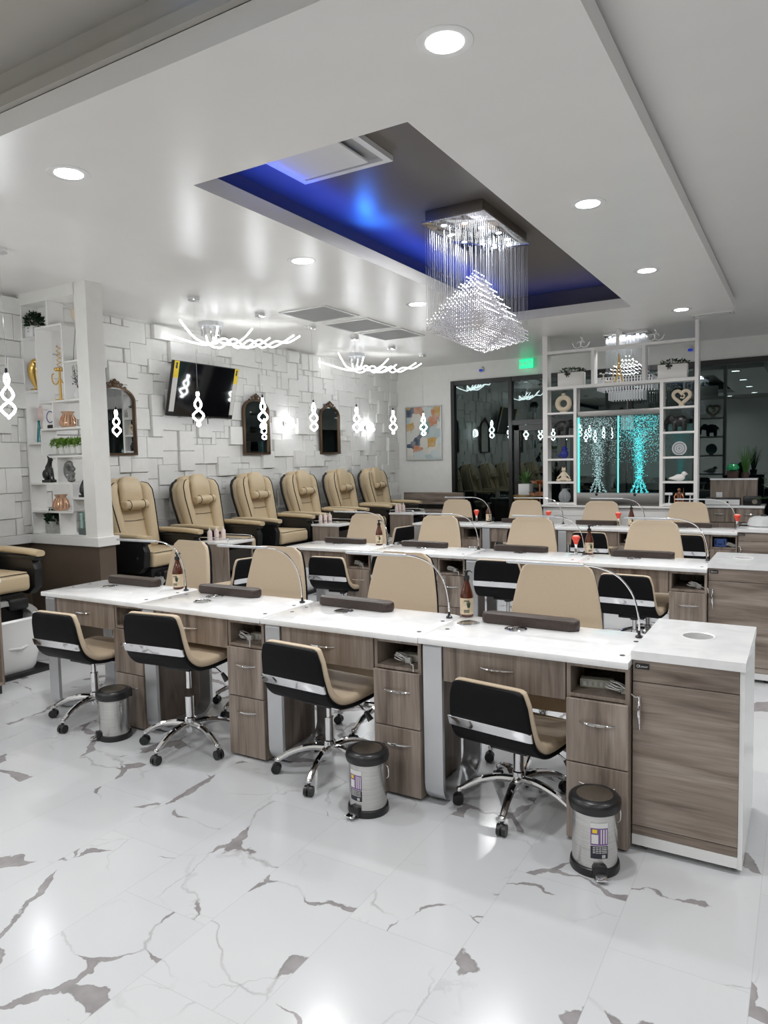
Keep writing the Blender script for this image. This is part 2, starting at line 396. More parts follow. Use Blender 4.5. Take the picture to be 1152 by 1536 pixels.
# darker raised ceiling nearer the entrance
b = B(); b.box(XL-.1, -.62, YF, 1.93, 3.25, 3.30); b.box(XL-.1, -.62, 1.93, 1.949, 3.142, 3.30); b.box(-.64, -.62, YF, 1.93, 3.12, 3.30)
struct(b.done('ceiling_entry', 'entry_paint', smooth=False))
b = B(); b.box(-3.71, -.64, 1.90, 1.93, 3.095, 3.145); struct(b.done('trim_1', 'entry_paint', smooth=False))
# left wall: wainscot, cap, and raised square plaster plates above
b = B(); b.box(XL-.1, XL, YF, YB, .0, .89); struct(b.done('wall_left_lower', 'taupe_paint', smooth=False))
b = B(); b.box(XL-.1, XL+.065, YF, YB, .872, .952, .004); struct(b.done('trim_2', 'trim_white', smooth=False))
b = B(); b.box(XL-.1, XL-.0, YF, YB, .95, HC); bm = b.bm
rp = random.Random(21); U = .0765; NU, NV = int((YB-1.2)/U), int((HC-.952)/U)
y00, z00 = YB-NU*U, .952
hgrid = [[0]*NV for _ in range(NU)]
def plate(i0, j0, wi, hj, d):
    y0, y1, z0, z1 = y00+i0*U+.002, y00+(i0+wi)*U-.002, z00+j0*U+.002, z00+(j0+hj)*U-.002
    e = .004; x0, x1 = XL-.002, XL+d
    back = [(x0, y0, z0), (x0, y1, z0), (x0, y1, z1), (x0, y0, z1)]; mid = [(x1-e, *p[1:]) for p in back]
    fr = [(x1, y0+e, z0+e), (x1, y1-e, z0+e), (x1, y1-e, z1-e), (x1, y0+e, z1-e)]
    vs = [[bm.verts.new(p) for p in r] for r in (back, mid, fr)]
    for a, c in ((0, 1), (1, 2)):
        for k in range(4): bm.faces.new((vs[a][k], vs[a][(k+1) % 4], vs[c][(k+1) % 4], vs[c][k]))
    bm.faces.new(vs[2])
used = [[False]*NV for _ in range(NU)]
order = [(i, j) for i in range(NU) for j in range(NV)]
for size in ((3, 3), (2, 3), (3, 2), (2, 2)):
    rp.shuffle(order); lim = {(3, 3): 210, (2, 3): 150, (3, 2): 110, (2, 2): 520}[size]; cnt = 0
    for i, j in order:
        if cnt >= lim: break
        if i+size[0] > NU or j+size[1] > NV or any(used[i+a][j+c] for a in range(size[0]) for c in range(size[1])): continue
        for a in range(size[0]):
            for c in range(size[1]): used[i+a][j+c] = True
        cnt += 1; plate(i, j, size[0], size[1], rp.choice((.014, .030, .046, .062)))
for i in range(NU):
    for j in range(NV):
        if used[i][j]: continue
        used[i][j] = True; h = 1
        if j+1 < NV and not used[i][j+1] and rp.random() < .5: used[i][j+1] = True; h = 2
        plate(i, j, 1, h, rp.choice((.006, .014, .024, .034)))
struct(b.done('wall_left', 'tile_white', smooth=False, recalc=True))
# back wall with the storefront opening
WX0, WX1, WZ1 = -5.13, 2.6, 2.845
b = B(); b.box(XL-.1, WX0, YB, YB+.12, 0, HC+.1); b.box(WX0, XR, YB, YB+.12, WZ1, HC+.1); b.box(WX1, XR, YB, YB+.12, 0, WZ1)
struct(b.done('wall_back', 'white_paint', smooth=False))
def storefront(n, xs, door=None):
    b = B(); y0, y1 = YB-.03, YB+.06
    b.box(WX0, WX1, y0, y1, WZ1-.075, WZ1); b.box(WX0, WX1, y0, y1, 0, .12)
    for x in xs: b.box(x-.03, x+.03, y0-.01, y1+.01, .0, WZ1-.001)
    if door:
        b.box(door[0], door[1], y0, y1, 2.075, 2.15)
        for x0, x1 in ((door[0], (door[0]+door[1])/2-.005), ((door[0]+door[1])/2+.005, door[1])):
            b.box(x0+.03, x0+.11, y0+.01, y1-.01, .05, 2.07); b.box(x1-.11, x1-.03, y0+.01, y1-.01, .05, 2.07); b.box(x0+.03, x1-.03, y0+.01, y1-.01, .05, .30); b.box(x0+.03, x1-.03, y0+.01, y1-.01, 1.99, 2.07)
        b.box(door[0]+.22, door[0]+.6, y0-.06, y0, 1.975, 2.05)
    f = struct(b.done('window_1', 'frame_black', smooth=False))
    g = B(); g.box(WX0+.02, WX1-.02, YB+.012, YB+.020, .1, WZ1-.02); g.done('pane', 'night_glass', f, smooth=False)
storefront(1, [WX0+.03, -4.09, -2.24, -1.35, -.10, 1.3, WX1-.03], (-4.06, -2.27))
# wall behind the camera and the glazed wall on the other side (night outside)
b = B(); b.box(XL, XR, YF-.12, YF, 0, HC+.2); struct(b.done('wall_front', 'white_paint', smooth=False))
b = B(); b.box(XR, XR+.12, YF, YB, 0, .35); b.box(XR, XR+.12, YF, YB, 2.75, HC+.1)
for y in (-3.1, 10.9): b.box(XR, XR+.12, y-.1, y+.1, .3, 2.8)
struct(b.done('wall_right', 'white_paint', smooth=False))
b = B()
for k in range(8): y = -2.98+k*1.97; b.box(XR+.01, XR+.09, y-.03, y+.03, .35, 2.75)
f = struct(b.done('window_2', 'frame_black', smooth=False))
b = B(); b.box(XR+.04, XR+.05, -2.98, 10.8, .35, 2.75); b.done('pane', 'night_glass', f, smooth=False)
# half wall with column and header (pedicure partition)
b = B(); b.box(XL, -5.215, 3.995, 4.165, 0, .885); struct(b.done('wall_partition', 'taupe_paint', smooth=False))
b = B(); b.box(XL, -5.19, 3.968, 4.192, .872, .952, .004); struct(b.done('trim_3', 'trim_white', smooth=False))
b = B(); b.box(-5.385, -5.232, 3.998, 4.162, .95, HC); b.box(XL, -5.38, 3.998, 4.162, 3.025, HC)
struct(b.done('column', 'white_paint', smooth=False))
# ------------------------------------------------------------------ recessed lamps
def recessed(x, y, z, label, group=None, power=None):
    t = thing('recessed_light', label, 'ceiling light', (x, y, z), 0, group)
    B().lathe([(.062, -.003), (.098, -.003), (.100, -.001), (.100, .0), (.062, 0.)], seg=32, cap=False).done('trim_ring', 'white_gloss', t)
    B().lathe([(.0005, -.0045), (.066, -.0045), (.066, -.001), (.0005, -.001)], seg=32).done('lens', 'lamp_lens', t)
    ld = bpy.data.lights.new('recessed_lamp', 'AREA'); ld.shape = 'DISK'; ld.size = .13; ld.energy = power or LAMP_W; ld.color = (.985, .99, 1.); ld.spread = math.radians(150)
    lo = bpy.data.objects.new('recessed_lamp', ld); C.objects.link(lo); lo.parent = t; lo.location = (0, 0, -.012)
names = ['first', 'second', 'third', 'fourth']
for k, y in enumerate((2.34, 4.22, 5.98, 7.78)):
    recessed(-1.10, y, 3.0, 'round recessed downlight on the window-side strip of the soffit, %s from the camera end' % names[k], 'soffit downlights')
    recessed(-3.14, y, 3.0, 'round recessed downlight on the tiled-wall side strip of the soffit, %s from the camera end' % names[k], 'soffit downlights')
for y in (-1.9, .3, 2.6, 5.0, 7.4, 9.6):
    for x in (.9, 2.5): recessed(x, y, HC, 'white recessed downlight in the plain ceiling beside the soffit', 'plain ceiling downlights', SIDE_W)
for x, y in ((-2.0, -1.9), (-4.4, -1.9), (-2.0, .2), (-4.4, .2)): recessed(x, y, 3.25, 'white recessed downlight in the dark entry ceiling', 'entry ceiling downlights', ENTRY_W)
# ------------------------------------------------------------------ vents
def return_grille(y0, label):
    t = thing('ceiling_vent', label, 'ceiling vent', (-4.47, y0+.30, HC), 0, 'return air grilles')
    b = B(); ringbox(b, -.30, .30, -.315, .315, -.275, .275, -.29, .29, -.012, 0); b.done('frame', 'white_gloss', t, smooth=False)
    b = B()
    for k in range(27): y = -.286+k*.0215; b.box(-.276, .276, y, y+.012, -.008, -.003)
    b.box(-.276, .276, -.29, .29, -.003, 0); b.done('grille', 'vent_grey', t, smooth=False)
for y0, q in ((6.0, 'nearest the camera'), (6.80, 'middle of the three'), (7.55, 'farthest from the camera')): return_grille(y0, 'square grey air grille in the white pedicure ceiling, '+q)
t = thing('air_diffuser', 'white framed air diffuser panel in the dark blue-lit ceiling recess', 'ceiling vent', (-2.36, 3.34, 3.285))
b = B(); ringbox(b, -.31, .31, -.31, .31, -.27, .27, -.27, .27, -.03, 0); b.done('frame', 'white_gloss', t, smooth=False)
b = B(); b.box(-.255, .20, -.22, .22, -.045, -.03, .004); b.done('face_plate', 'white_gloss', t, smooth=False)
b = B(); b.box(-.27, .27, -.27, .27, -.006, -.001); b.done('throat', 'vent_grey', t, smooth=False)
t = thing('air_diffuser', 'long slim white air vent in the ceiling above the shelf divider', 'ceiling vent', (-.94, 8.95, HC))
b = B(); ringbox(b, -.22, .22, -.10, .10, -.19, .19, -.07, .07, -.014, 0); b.done('frame', 'white_gloss', t, smooth=False)
b = B(); b.box(-.19, .19, -.07, .07, -.004, 0); b.done('grille', 'frame_black', t, smooth=False)
b = B(); b.box(-.18, .18, -.05, .05, -.012, -.008); b.done('face_plate', 'white_gloss', t, smooth=False)
# blue LED strips lying on the slab inside the recess
def led_strip(p0, p1, label, extra=None):
    t = thing('led_strip', label, 'LED strip', p0)
    d = Vector(p1)-Vector(p0); b = B(); b.box(min(0, d.x)-.006, max(0, d.x)+.006, min(0, d.y)-.006, max(0, d.y)+.006, 0., .006); b.done('strip', 'blue_led', t, smooth=False)
led_strip((-2.90, 2.7, 3.094), (-2.90, 7.45, 3.094), 'blue LED strip hidden behind the long lip of the ceiling recess')
led_strip((-2.85, 7.48, 3.094), (-1.5, 7.48, 3.094), 'blue LED strip hidden behind the far lip of the ceiling recess')
def strip_lamp(nm, loc, sx_, sy_, e, rot, col=(.02, .10, 1.)):
    ld = bpy.data.lights.new(nm, 'AREA'); ld.shape = 'RECTANGLE'; ld.size = sx_; ld.size_y = sy_; ld.energy = e; ld.color = col; ld.spread = math.radians(140)
    lo = bpy.data.objects.new(nm, ld); C.objects.link(lo); lo.location = loc; lo.rotation_euler = rot
strip_lamp('recess_led_lamp', (-2.84, 5.05, 3.102), .03, 4.4, 12.0, (0, PI+.25, 0), (.012, .075, 1.))
strip_lamp('recess_led_lamp', (-2.12, 7.43, 3.102), 1.1, .03, .5, (PI+.2, 0, 0), (.012, .075, 1.))
strip_lamp('recess_led_bright', (-2.80, 4.55, 3.102), .04, .16, 3.2, (0, PI+.7, 0), (.03, .20, 1.))
strip_lamp('entry_led_lamp', (-1.75, 1.88, 3.155), .5, .03, .32, (PI+.6, 0, 0), (.12, .40, 1.))
# ================================================================== MANICURE DESKS
def handle(parent, x0, x1, y, z, vertical=False, name='handle'):
    n = 12; pts = []; rr = []
    for i in range(n+1):
        u = i/n; s = x0+(x1-x0)*u; bow = .022*math.sin(PI*u)**.8
        pts.append((s, y-bow, z) if not vertical else (x0 if False else z, y-bow, s)); rr.append(.0028+.0032*math.sin(PI*u))
    return B().tube(pts, rr, 8).done(name, 'chrome', parent)
def make_desk():
    t = thing('manicure_desk', '', 'manicure desk')
    pts = [(.0, 0), (.908, 0)]+[(.908-.05+.05*math.cos(a), .46+.04*math.sin(a)) for a in [i*PI/10 for i in range(6)]]+[(.05+.05*math.cos(a), .46+.04*math.sin(a)) for a in [PI/2+i*PI/10 for i in range(6)]]
    B().prism(pts, 'z',   .742, .770, .004).done('tabletop', 'quartz', t)
    for x, y in ((.05, .20), (.05, .33), (.865, .10), (.87, .34)):
        B().lathe([(.001, .7715), (.010, .7715), (.011, .7700)], (x, y, 0), 12).done('grommet', 'black_plastic', t)
    # loop leg: wide silver band bent into a rounded rectangle
    
    def loop(y0, y1, z0, z1, rt_, rb_, n=7):
        out = []
        for cx, cy, a0, r_ in ((y1-rt_, z1-rt_, 0, rt_), (y0+rt_, z1-rt_, 90, rt_), (y0+rb_, z0+rb_, 180, rb_), (y1-rb_, z0+rb_, 270, rb_)):
            for i in range(n+1): q = math.radians(a0+90*i/n); out.append((cx+r_*math.cos(q), cy+r_*math.sin(q)))
        return out
    o_ = loop(.022, .465, .0, .741, .022, .095); i_ = loop(.042, .445, .020, .721, .008, .076); b = B(); k = len(o_)
    vs = [[b.bm.verts.new((x, p[0], p[1])) for p in q] for x in (.012, .104) for q in (o_, i_)]
    for j in range(k):
        n = (j+1) % k
        for A, Z in ((0, 1), (3, 2), (2, 0), (1, 3)): b.bm.faces.new((vs[A][j], vs[A][n], vs[Z][n], vs[Z][j]))
    b.done('loop_leg', 'silver', t)
    B().box(.105, .657, .055, .42, .585, .737).done('drawer_box', 'wood', t, smooth=False)
    d = B().box(.106, .655, .033, .054, .577, .735, .0015, 1).done('drawer', 'wood', t, smooth=False); handle(d, .285, .435, .032, .663)
    # pedestal carcass with open cubby
    b = B(); b.box(.660, .676, .036, .455, .012, .737); b.box(.890, .906, .036, .455, .012, .737); b.box(.676, .890, .036, .455, .722, .737); b.box(.676, .890, .036, .455, .597, .612); b.box(.676, .890, .435, .455, .012, .722); b.box(.676, .890, .06, .435, .012, .03)
    b.done('pedestal', 'wood', t, smooth=False)
    d = B().box(.662, .904, .018, .035, .335, .594, .0015, 1).done('drawer', 'wood', t, smooth=False); handle(d, .715, .855, .018, .505)
    d = B().box(.662, .904, .018, .035, .014, .330, .0015, 1).done('cabinet_door', 'wood', t, smooth=False); handle(d, .715, .855, .018, .255)
    return t
def make_cabinet():
    t = thing('waste_cabinet', '', 'cabinet')
    # top slab with a round hole
    b = B(); hc = (.195, .335); R = .058; nseg = 48; z0, z1 = .772, .806; x0, x1, y0, y1 = -.004, .396, -.012, .61
    def edge_pt(a):
        dx, dy = math.cos(a), math.sin(a); ts = []
        if dx > 1e-9: ts.append((x1-hc[0])/dx)
        if dx < -1e-9: ts.append((x0-hc[0])/dx)
        if dy > 1e-9: ts.append((y1-hc[1])/dy)
        if dy < -1e-9: ts.append((y0-hc[1])/dy)
        q = min(ts); return (hc[0]+dx*q, hc[1]+dy*q)
    angs = sorted([2*PI*i/nseg for i in range(nseg)]+[math.atan2(y-hc[1], x-hc[0]) % (2*PI) for x in (x0, x1) for y in (y0, y1)])
    out = [edge_pt(a) for a in angs]; inn = [(hc[0]+R*math.cos(a), hc[1]+R*math.sin(a)) for a in angs]; k = len(angs)
    V = [[b.bm.verts.new((*p, z)) for p in q] for q in (out, inn) for z in (z0, z1)]
    for i in range(k):
        j = (i+1) % k
        for A, Z in ((1, 3), (3, 2), (2, 0), (0, 1)): b.bm.faces.new((V[A][i], V[A][j], V[Z][j], V[Z][i]))
    b.done('cabinet_top', 'quartz', t, smooth=False)
    B().lathe([(.058, .8065), (.066, .8085), (.068, .8065)], (hc[0], hc[1], 0), 40, cap=False).done('hole_ring', 'white_gloss', t)
    b = B(); b.box(.0, .016, .02, .60, .03, .771); b.box(.376, .392, .004, .60, .02, .771); b.box(.016, .376, .584, .60, .03, .771); b.box(.0, .376, .02, .584, .03, .07); b.done('carcass', 'white_gloss', t, smooth=False)
    B().lathe([(.10, .45), (.10, .765), (.098, .765), (.098, .452)], (hc[0], hc[1], 0), 24).done('bin_liner', 'frame_black', t)
    B().box(.001, .375, .002, .020, .684, .770, .001, 1).done('top_rail', 'wood_h', t, smooth=False)
    d = B().box(.001, .375, .0, .019, .105, .681, .001, 1).done('cabinet_door', 'wood_h', t, smooth=False); handle(d, .49, .63, .0, .028, True)
    B().box(.001, .375, .002, .02, .068, .102).done('bottom_rail', 'wood_h', t, smooth=False)
    B().box(.0, .376, .0, .02, .024, .066).done('plinth', 'white_gloss', t, smooth=False)
    p = B().box(.010, .062, -.003, .002, .735, .757, .0008, 1).done('badge', 'lexor_badge', t)
    text_mesh('Lexor', .013, 'lettering', 'label_white', p, (.042, -.0032, .746))
    b = B(); b.tube([(.021+.005*math.cos(a), -.0034, .746+.005*math.sin(a)) for a in [i*2*PI/8 for i in range(8)]], .0011, 6, True); b.done('emblem', 'label_white', p)
    for x in (.03, .36): 
        for y in (.05, .56): B().cyl((x, y, 0), (x, y, .03), .014).done('foot', 'black_plastic', t)
    return t
ROWY = [2.77, 5.295, 7.815]; DX = [-1.478, -2.388, -3.302, -4.213]
ordw = ['first', 'second', 'third', 'fourth']; roww = ['front row', 'middle row', 'back row']
desk0, cab0 = make_desk(), make_cabinet()
for r in range(3):
    for c in range(4):
        lab = 'grey wood manicure desk, %s from the end cabinet in the %s' % (ordw[c], roww[r])
        if r == c == 0: desk0.location = (DX[0], ROWY[0], 0); desk0['label'] = lab; desk0['group'] = 'manicure desks'
        else: dup(desk0, (DX[c], ROWY[r]+rnd.uniform(-.006, .006), 0), 0, lab, 'manicure desks')
    lab = 'tall grey wood cabinet with round hole in top, ending the %s' % roww[r]
    if r == 0: cab0.location = (-.567, 2.835, 0); cab0['label'] = lab; cab0['group'] = 'end cabinets'
    else: dup(cab0, (-.567, 2.835+2.515*r, 0), 0, lab, 'end cabinets')
# ---- armrest cushions
def make_cush():
    b = B(); b.prism(rrect(0, .47, 0, .085, .035, 6), 'z', .0, .047, .012, 3)
    return tag(b.done('armrest_cushion', 'brown_leather'), '', 'armrest cushion')
ZT = .7708
c0 = make_cush(); AX = [.14, .065, .075, .12]
for r in range(3):
    for c in range(4):
        lab = 'dark brown padded arm cushion lying on the %s desk from the cabinet, %s' % (ordw[c], roww[r])
        if r+c == 0: o = c0; o['label'] = lab; o['group'] = 'arm cushions'
        else: o = dup(c0, (0, 0, 0), 0, lab, 'arm cushions')
        o.location = (DX[c]+[.135, .065, .07, .12][c] + (.0 if r == 0 else .03), ROWY[r]+.395+rnd.uniform(-.01, .01), ZT); o.rotation_euler = (0, 0, rnd.uniform(-.05, .03))
# ---- arched LED desk lamps
def make_lamp():
    t = thing('desk_lamp', '', 'desk lamp')
    B().lathe([(.001, .0), (.016, .0), (.016, .006), (.007, .012), (.005, .03), (.001, .03)], seg=16).done('base', 'black_plastic', t)
    pts = smoothpts([(0, 0, .02), (-.004, 0, .10), (-.03, 0, .19), (-.09, 0, .262), (-.17, 0, .295), (-.24, 0, .303)], 6)
    B().tube(pts, .0042, 8).done('arm', 'chrome', t)
    B().box(-.60, -.235, -.012, .012, .297, .309, .004).done('light_bar', 'silver', t)
    B().box(-.59, -.25, -.009, .009, .2955, .2972).done('diffuser', 'led_off', t, smooth=False)
    return t
l0 = make_lamp()
for r in range(3):
    for c in range(4):
        lab = 'thin chrome arched lamp standing on the %s desk from the cabinet, %s' % (ordw[c], roww[r])
        if r+c == 0: o = l0; o['label'] = lab; o['group'] = 'arched desk lamps'
        else: o = dup(l0, (0, 0, 0), 0, lab, 'arched desk lamps')
        o.location = (DX[c]+.868, ROWY[r]+.415, ZT+.0005); o.rotation_euler = (0, 0, [.02, .02, .05, .03][c]+(.0 if r == 0 else rnd.uniform(-.06, .06)))
# ---- chrome table inserts
def make_ring(ornate):
    t = thing('table_vent' if ornate else 'cup_insert', '', 'table insert')
    B().lathe([(.040, .0), (.052, .0), (.052, .003), (.048, .005), (.042, .004)], seg=32, cap=False).done('rim', 'chrome', t)
    if ornate:
        b = B()
        for k in range(12):
            a = 2*PI*k/12; b.tube([((.006+.036*s)*math.cos(a+1.6*s), (.006+.036*s)*math.sin(a+1.6*s), .0028) for s in (0, .25, .5, .75, 1)], .003, 6)
        b.done('grille', 'chrome', t); B().lathe([(.001, .0008), (.042, .0008), (.042, .0002)], seg=24).done('disc', 'frame_black', t)
    else: B().lathe([(.001, .0012), (.044, .0012), (.044, .0002)], seg=24).done('disc', 'stainless', t)
    return t
g0, g1 = make_ring(True), make_ring(False); g0.location = (-1.14, 3.10, ZT); g1.location = (-1.385, 3.12, ZT)
g0['label'] = 'ornate round chrome vent in the top of the desk beside the front end cabinet'; g1['label'] = 'plain round chrome insert beside the bottle on the desk nearest the front end cabinet'
dup(g1, (-2.09, 3.09, ZT), 0, 'plain round chrome insert in the second front-row desk from the cabinet')
dup(g0, (-3.03, 3.11, ZT), 0, 'ornate round chrome vent in the third front-row desk from the cabinet'); dup(g1, (-2.99, 2.97, ZT), 0, 'plain round chrome insert in the third front-row desk from the cabinet')
dup(g1, (-3.94, 3.08, ZT), 0, 'round chrome insert in the front-row desk farthest from the cabinet')
for r in (1, 2):
    for c in range(4): dup(g0 if c % 2 == 0 else g1, (DX[c]+.36, ROWY[r]+.33, ZT), 0, 'round chrome insert in the %s desk from the cabinet, %s' % (ordw[c], roww[r]))
# ---- amber pump bottles
def make_bottle():
    t = thing('pump_bottle', '', 'bottle')
    B().lathe([(.001, 0), (.030, 0), (.033, .004), (.033, .108), (.030, .122), (.019, .158), (.0135, .178), (.0135, .190), (.001, .190)], seg=28).done('bottle_body', 'amber_glass', t)
    b = B(); b.lathe([(.0335, .014), (.0335, .096)], seg=28, cap=False); lb = b.done('label', 'label_paper', t)
    b = B()
    for s in (-.9, -.45, 0, .45, .9): b.tube([(.034*math.sin(.35+.1*s), -.034*math.cos(.35+.1*s), .050), (.0343*math.sin(.35+.32*s), -.0343*math.cos(.35+.32*s), .074+.01*(1-abs(s)))], [.003, .0012], 5)
    for z in (.085, .080, .036, .031, .026): b.box(-.012, .016, -.0346, -.0335, z, z+.0022)
    b.done('print', 'label_green', lb)
    B().lathe([(.001, .186), (.016, .186), (.016, .206), (.007, .209), (.006, .222), (.012, .224), (.012, .234), (.001, .236)], seg=18).done('pump', 'black_plastic', t)
    B().tube([(.0, 0, .230), (.022, -.006, .231), (.030, -.008, .225)], .0045, 8).done('nozzle', 'black_plastic', t)
    return t
bt = make_bottle(); P = [(-1.455, 3.255), (-3.445, 3.215), (-1.49, 5.94-.19), (-3.42, 5.68), (-1.66, 8.2), (-3.38, 8.26)]
labs = ['beside the desk nearest the front end cabinet, front row', 'front row, between the two desks farthest from the cabinet', 'in the middle row near the end cabinet', 'in the middle row near the pedicure side', 'in the back row in front of the bubble wall', 'in the back row beside a red brush']
for k, ((x, y), lb) in enumerate(zip(P, labs)):
    lb = 'amber pump bottle with paper label, '+lb
    o = bt if k == 0 else dup(bt, (0, 0, 0)); o.location = (x, y, ZT+.0003); o['label'] = lb; o['group'] = 'amber pump bottles'; o.rotation_euler = (0, 0, [.35, .2, .4, .3, .2, .5][k])
# ---- dust brushes
def make_brush():
    t = thing('dust_brush', '', 'brush')
    B().lathe([(.001, 0), (.011, 0), (.010, .03), (.008, .055), (.011, .062), (.001, .063)], seg=14).done('brush_handle', 'chrome', t)
    B().lathe([(.010, .060), (.016, .080), (.027, .104), (.022, .112), (.001, .114)], seg=16).done('bristles', 'brush_red', t)
    B().lathe([(.021, .1122), (.016, .118), (.001, .1195)], seg=16).done('bristle_tip', 'brush_tip', t)
    return t
br = make_brush()
for k, (x, y, lb) in enumerate(((-1.585, 5.71, 'on the middle row beside an amber bottle'), (-3.50, 8.16, 'on the back row beside an amber bottle, pedicure end'), (-2.6, 8.2, 'on the back row between two client chairs'), (-1.80, 8.2, 'in front of the bubble wall beside an amber bottle'), (-.60, 8.2, 'on the back row next to the end cabinet'))):
    o = br if k == 0 else dup(br, (0, 0, 0)); o.scale = (1.3, 1.3, 1.3); o.location = (x, y, ZT+.0003); o['label'] = 'red flared dust brush standing '+lb; o['group'] = 'dust brushes'
# ---- things inside the open cubbies
def make_strip():
    t = thing('power_strip', '', 'power strip')
    B().box(0, .13, 0, .045, 0, .036, .004).done('housing', 'strip_ivory', t)
    b = B()
    for k in range(5): b.box(.014+k*.022, .026+k*.022, -.0006, .001, .008, .026)
    b.done('sockets', 'label_white', t, smooth=False)
    return t
def make_cable(seed):
    rr = random.Random(seed); pts = []
    for k in range(26):
        a = k*.95; pts.append((.028*math.cos(a)+rr.uniform(-.008, .008)+k*.0008, .02*math.sin(a)+rr.uniform(-.006, .006), .008+.0012*k+.014*(math.sin(a*.5)**2)))
    pts += [(.07, -.03, .02), (.095, -.055, .015), (.11, -.068, .02), (.115, -.075, -.01)]
    b = B(); b.tube(smoothpts(pts, 3), .0026, 6); b.box(.03, .062, -.004, .026, .002, .03, .003)
    return b
CZ = .6123
ps = make_strip()
for k, (r, c, dx, lb) in enumerate(((0, 0, .69, 'front row desk beside the end cabinet'), (0, 2, .735, 'third front-row desk from the cabinet'), (0, 1, .75, 'second front-row desk from the cabinet'), (0, 3, .69, 'front-row desk farthest from the cabinet'))):
    o = ps if k == 0 else dup(ps, (0, 0, 0)); o.location = (DX[c]+dx, ROWY[r]+.12, CZ); o.rotation_euler = (0, 0, .12); o['label'] = 'ivory power strip in the open cubby of the '+lb; o['group'] = 'power strips'
for k, (r, c, dx) in enumerate(((0, 0, .80), (0, 1, .755), (0, 2, .70), (0, 3, .74), (1, 0, .80), (1, 2, .74), (1, 3, .72), (2, 0, .82), (2, 1, .74))):
    o = make_cable(k+3).done('cord_bundle', 'cable_white'); o.location = (DX[c]+dx+(.03 if r+c == 0 else 0), ROWY[r]+.10, CZ-.001); tag(o, 'white coiled cord in the cubby of the %s desk from the cabinet, %s' % (ordw[c], roww[r]), 'cord', 'cord bundles')
t = thing('blue_device', 'bright blue box in the cubby of the back row desk beside the cabinet', 'device', (DX[0]+.69, ROWY[2]+.09, CZ+.0003))
B().box(0, .115, 0, .07, 0, .085, .008).done('case', 'blue_plastic', t)
b = B(); b.box(.012, .022, -.001, .002, .02, .065); b.box(.09, .1, -.001, .002, .02, .065); b.box(.04, .075, -.001, .002, .022, .032); b.done('vents', 'frame_black', t, smooth=False)
# ================================================================== CHAIRS
def chair_base(t, hub=.0):
    b = B(); b.lathe([(.001, .085), (.028, .085), (.030, .10), (.030, .165), (.024, .170), (.024, .285), (.001, .285)], seg=20); b.done('hub_column', 'chrome', t)
    B().lathe([(.001, .28), (.0145, .28), (.0145, .41), (.001, .41)], seg=16).done('gas_lift', 'chrome', t)
    for k in range(5):
        a = 2*PI*k/5+.25; u = Vector((math.cos(a), math.sin(a), 0))
        pts = smoothpts([u*.02+Vector((0, 0, .128)), u*.10+Vector((0, 0, .132)), u*.19+Vector((0, 0, .110)), u*.262+Vector((0, 0, .072))], 4)
        rr = [.021-.008*i/(len(pts)-1) for i in range(len(pts))]
        b = B(); b.tube(pts, rr, 10); b.ball(u*.265+Vector((0, 0, .069)), .0155); leg = b.done('leg', 'chrome', t)
        c = u*.272; v = Vector((-u.y, u.x, 0)); b = B()
        for s in (-1, 1): q = c+v*(.012*s)+Vector((0, 0, .0245)); b.cyl(q-v*.008, q+v*.008, .0245, seg=16)
        b.ball(c+Vector((0, 0, .036)), .019, 1, 1, .85); b.cyl(c+Vector((0, 0, .04)), c+Vector((0, 0, .06)), .007); b.done('caster', 'black_plastic', leg)
def make_chair(kind):
    t = thing('technician_chair' if kind == 'tech' else 'client_chair', '', 'rolling chair')
    chair_base(t)
    if kind == 'tech':
        prof = smoothpts([(-.275, .735, 0), (-.262, .66, 0), (-.245, .585, 0), (-.215, .515, 0), (-.15, .468, 0), (-.06, .455, 0), (.06, .460, 0), (.17, .468, 0), (.215, .458, 0)], 4)
        wid = lerp_tab([(0, .335), (.1, .375), (.3, .40), (.5, .42), (.8, .43), (1, .39)])
    else:
        prof = smoothpts([(-.315, .985, 0), (-.30, .88, 0), (-.275, .75, 0), (-.25, .63, 0), (-.215, .54, 0), (-.14, .478, 0), (-.04, .465, 0), (.08, .470, 0), (.19, .478, 0), (.248, .458, 0), (.266, .405, 0)], 4)
        wid = lerp_tab([(0, .31), (.03, .38), (.1, .425), (.2, .475), (.35, .52), (.5, .52), (.8, .50), (1, .44)])
    prof = [(p.x, p.y) for p in prof]
    dish = lambda u, s: (.030*s*s*max(0, 1-u*1.2))
    cushion(prof, wid, (lambda u: .024+.022*min(1, u*2.2)) if kind == 'tech' else (lambda u: .034+.012*min(1, u*2)), dish=dish, seg=5).done('seat_cushion', 'beige_leather', t)
    k = int(len(prof)*.93)
    sh = prof[0:k]
    cushion(sh, lambda u: wid(u*.93)-.006, lambda u: .022, offset=-.028, dish=lambda u, s: .030*s*s*max(0, 1-u*1.1), seg=3).done('shell', 'black_leather', t)
    # chrome band wrapping the lower back
    i0 = int(len(sh)*(.36 if kind == 'tech' else .44)); zc = sh[i0]
    seg = sh[i0-2:i0+1]
    cushion(seg, lambda u: wid(.36)-.006, lambda u: .010, offset=-.041, dish=lambda u, s: .020*s*s, seg=2).done('back_band', 'chrome', t)
    up_ = .01 if kind == 'client' else 0.
    b = B(); b.box(-.09, .09, -.10, .10, .405+up_, .425+up_, .004); b.cyl((0, 0, .38), (0, 0, .41+up_), .03); b.done('swivel_plate', 'black_plastic', t)
    b = B(); b.tube([(.05, 0, .405), (.17, .03, .40), (.215, .035, .365)], .005, 8); b.done('lever', 'chrome', t)
    b = B(); b.tube([(.205, .034, .375), (.235, .037, .335)], [.010, .017], 10); b.done('lever_knob', 'black_plastic', t)
    return t
HGT = []
tech0, cli0 = make_chair('tech'), make_chair('client')
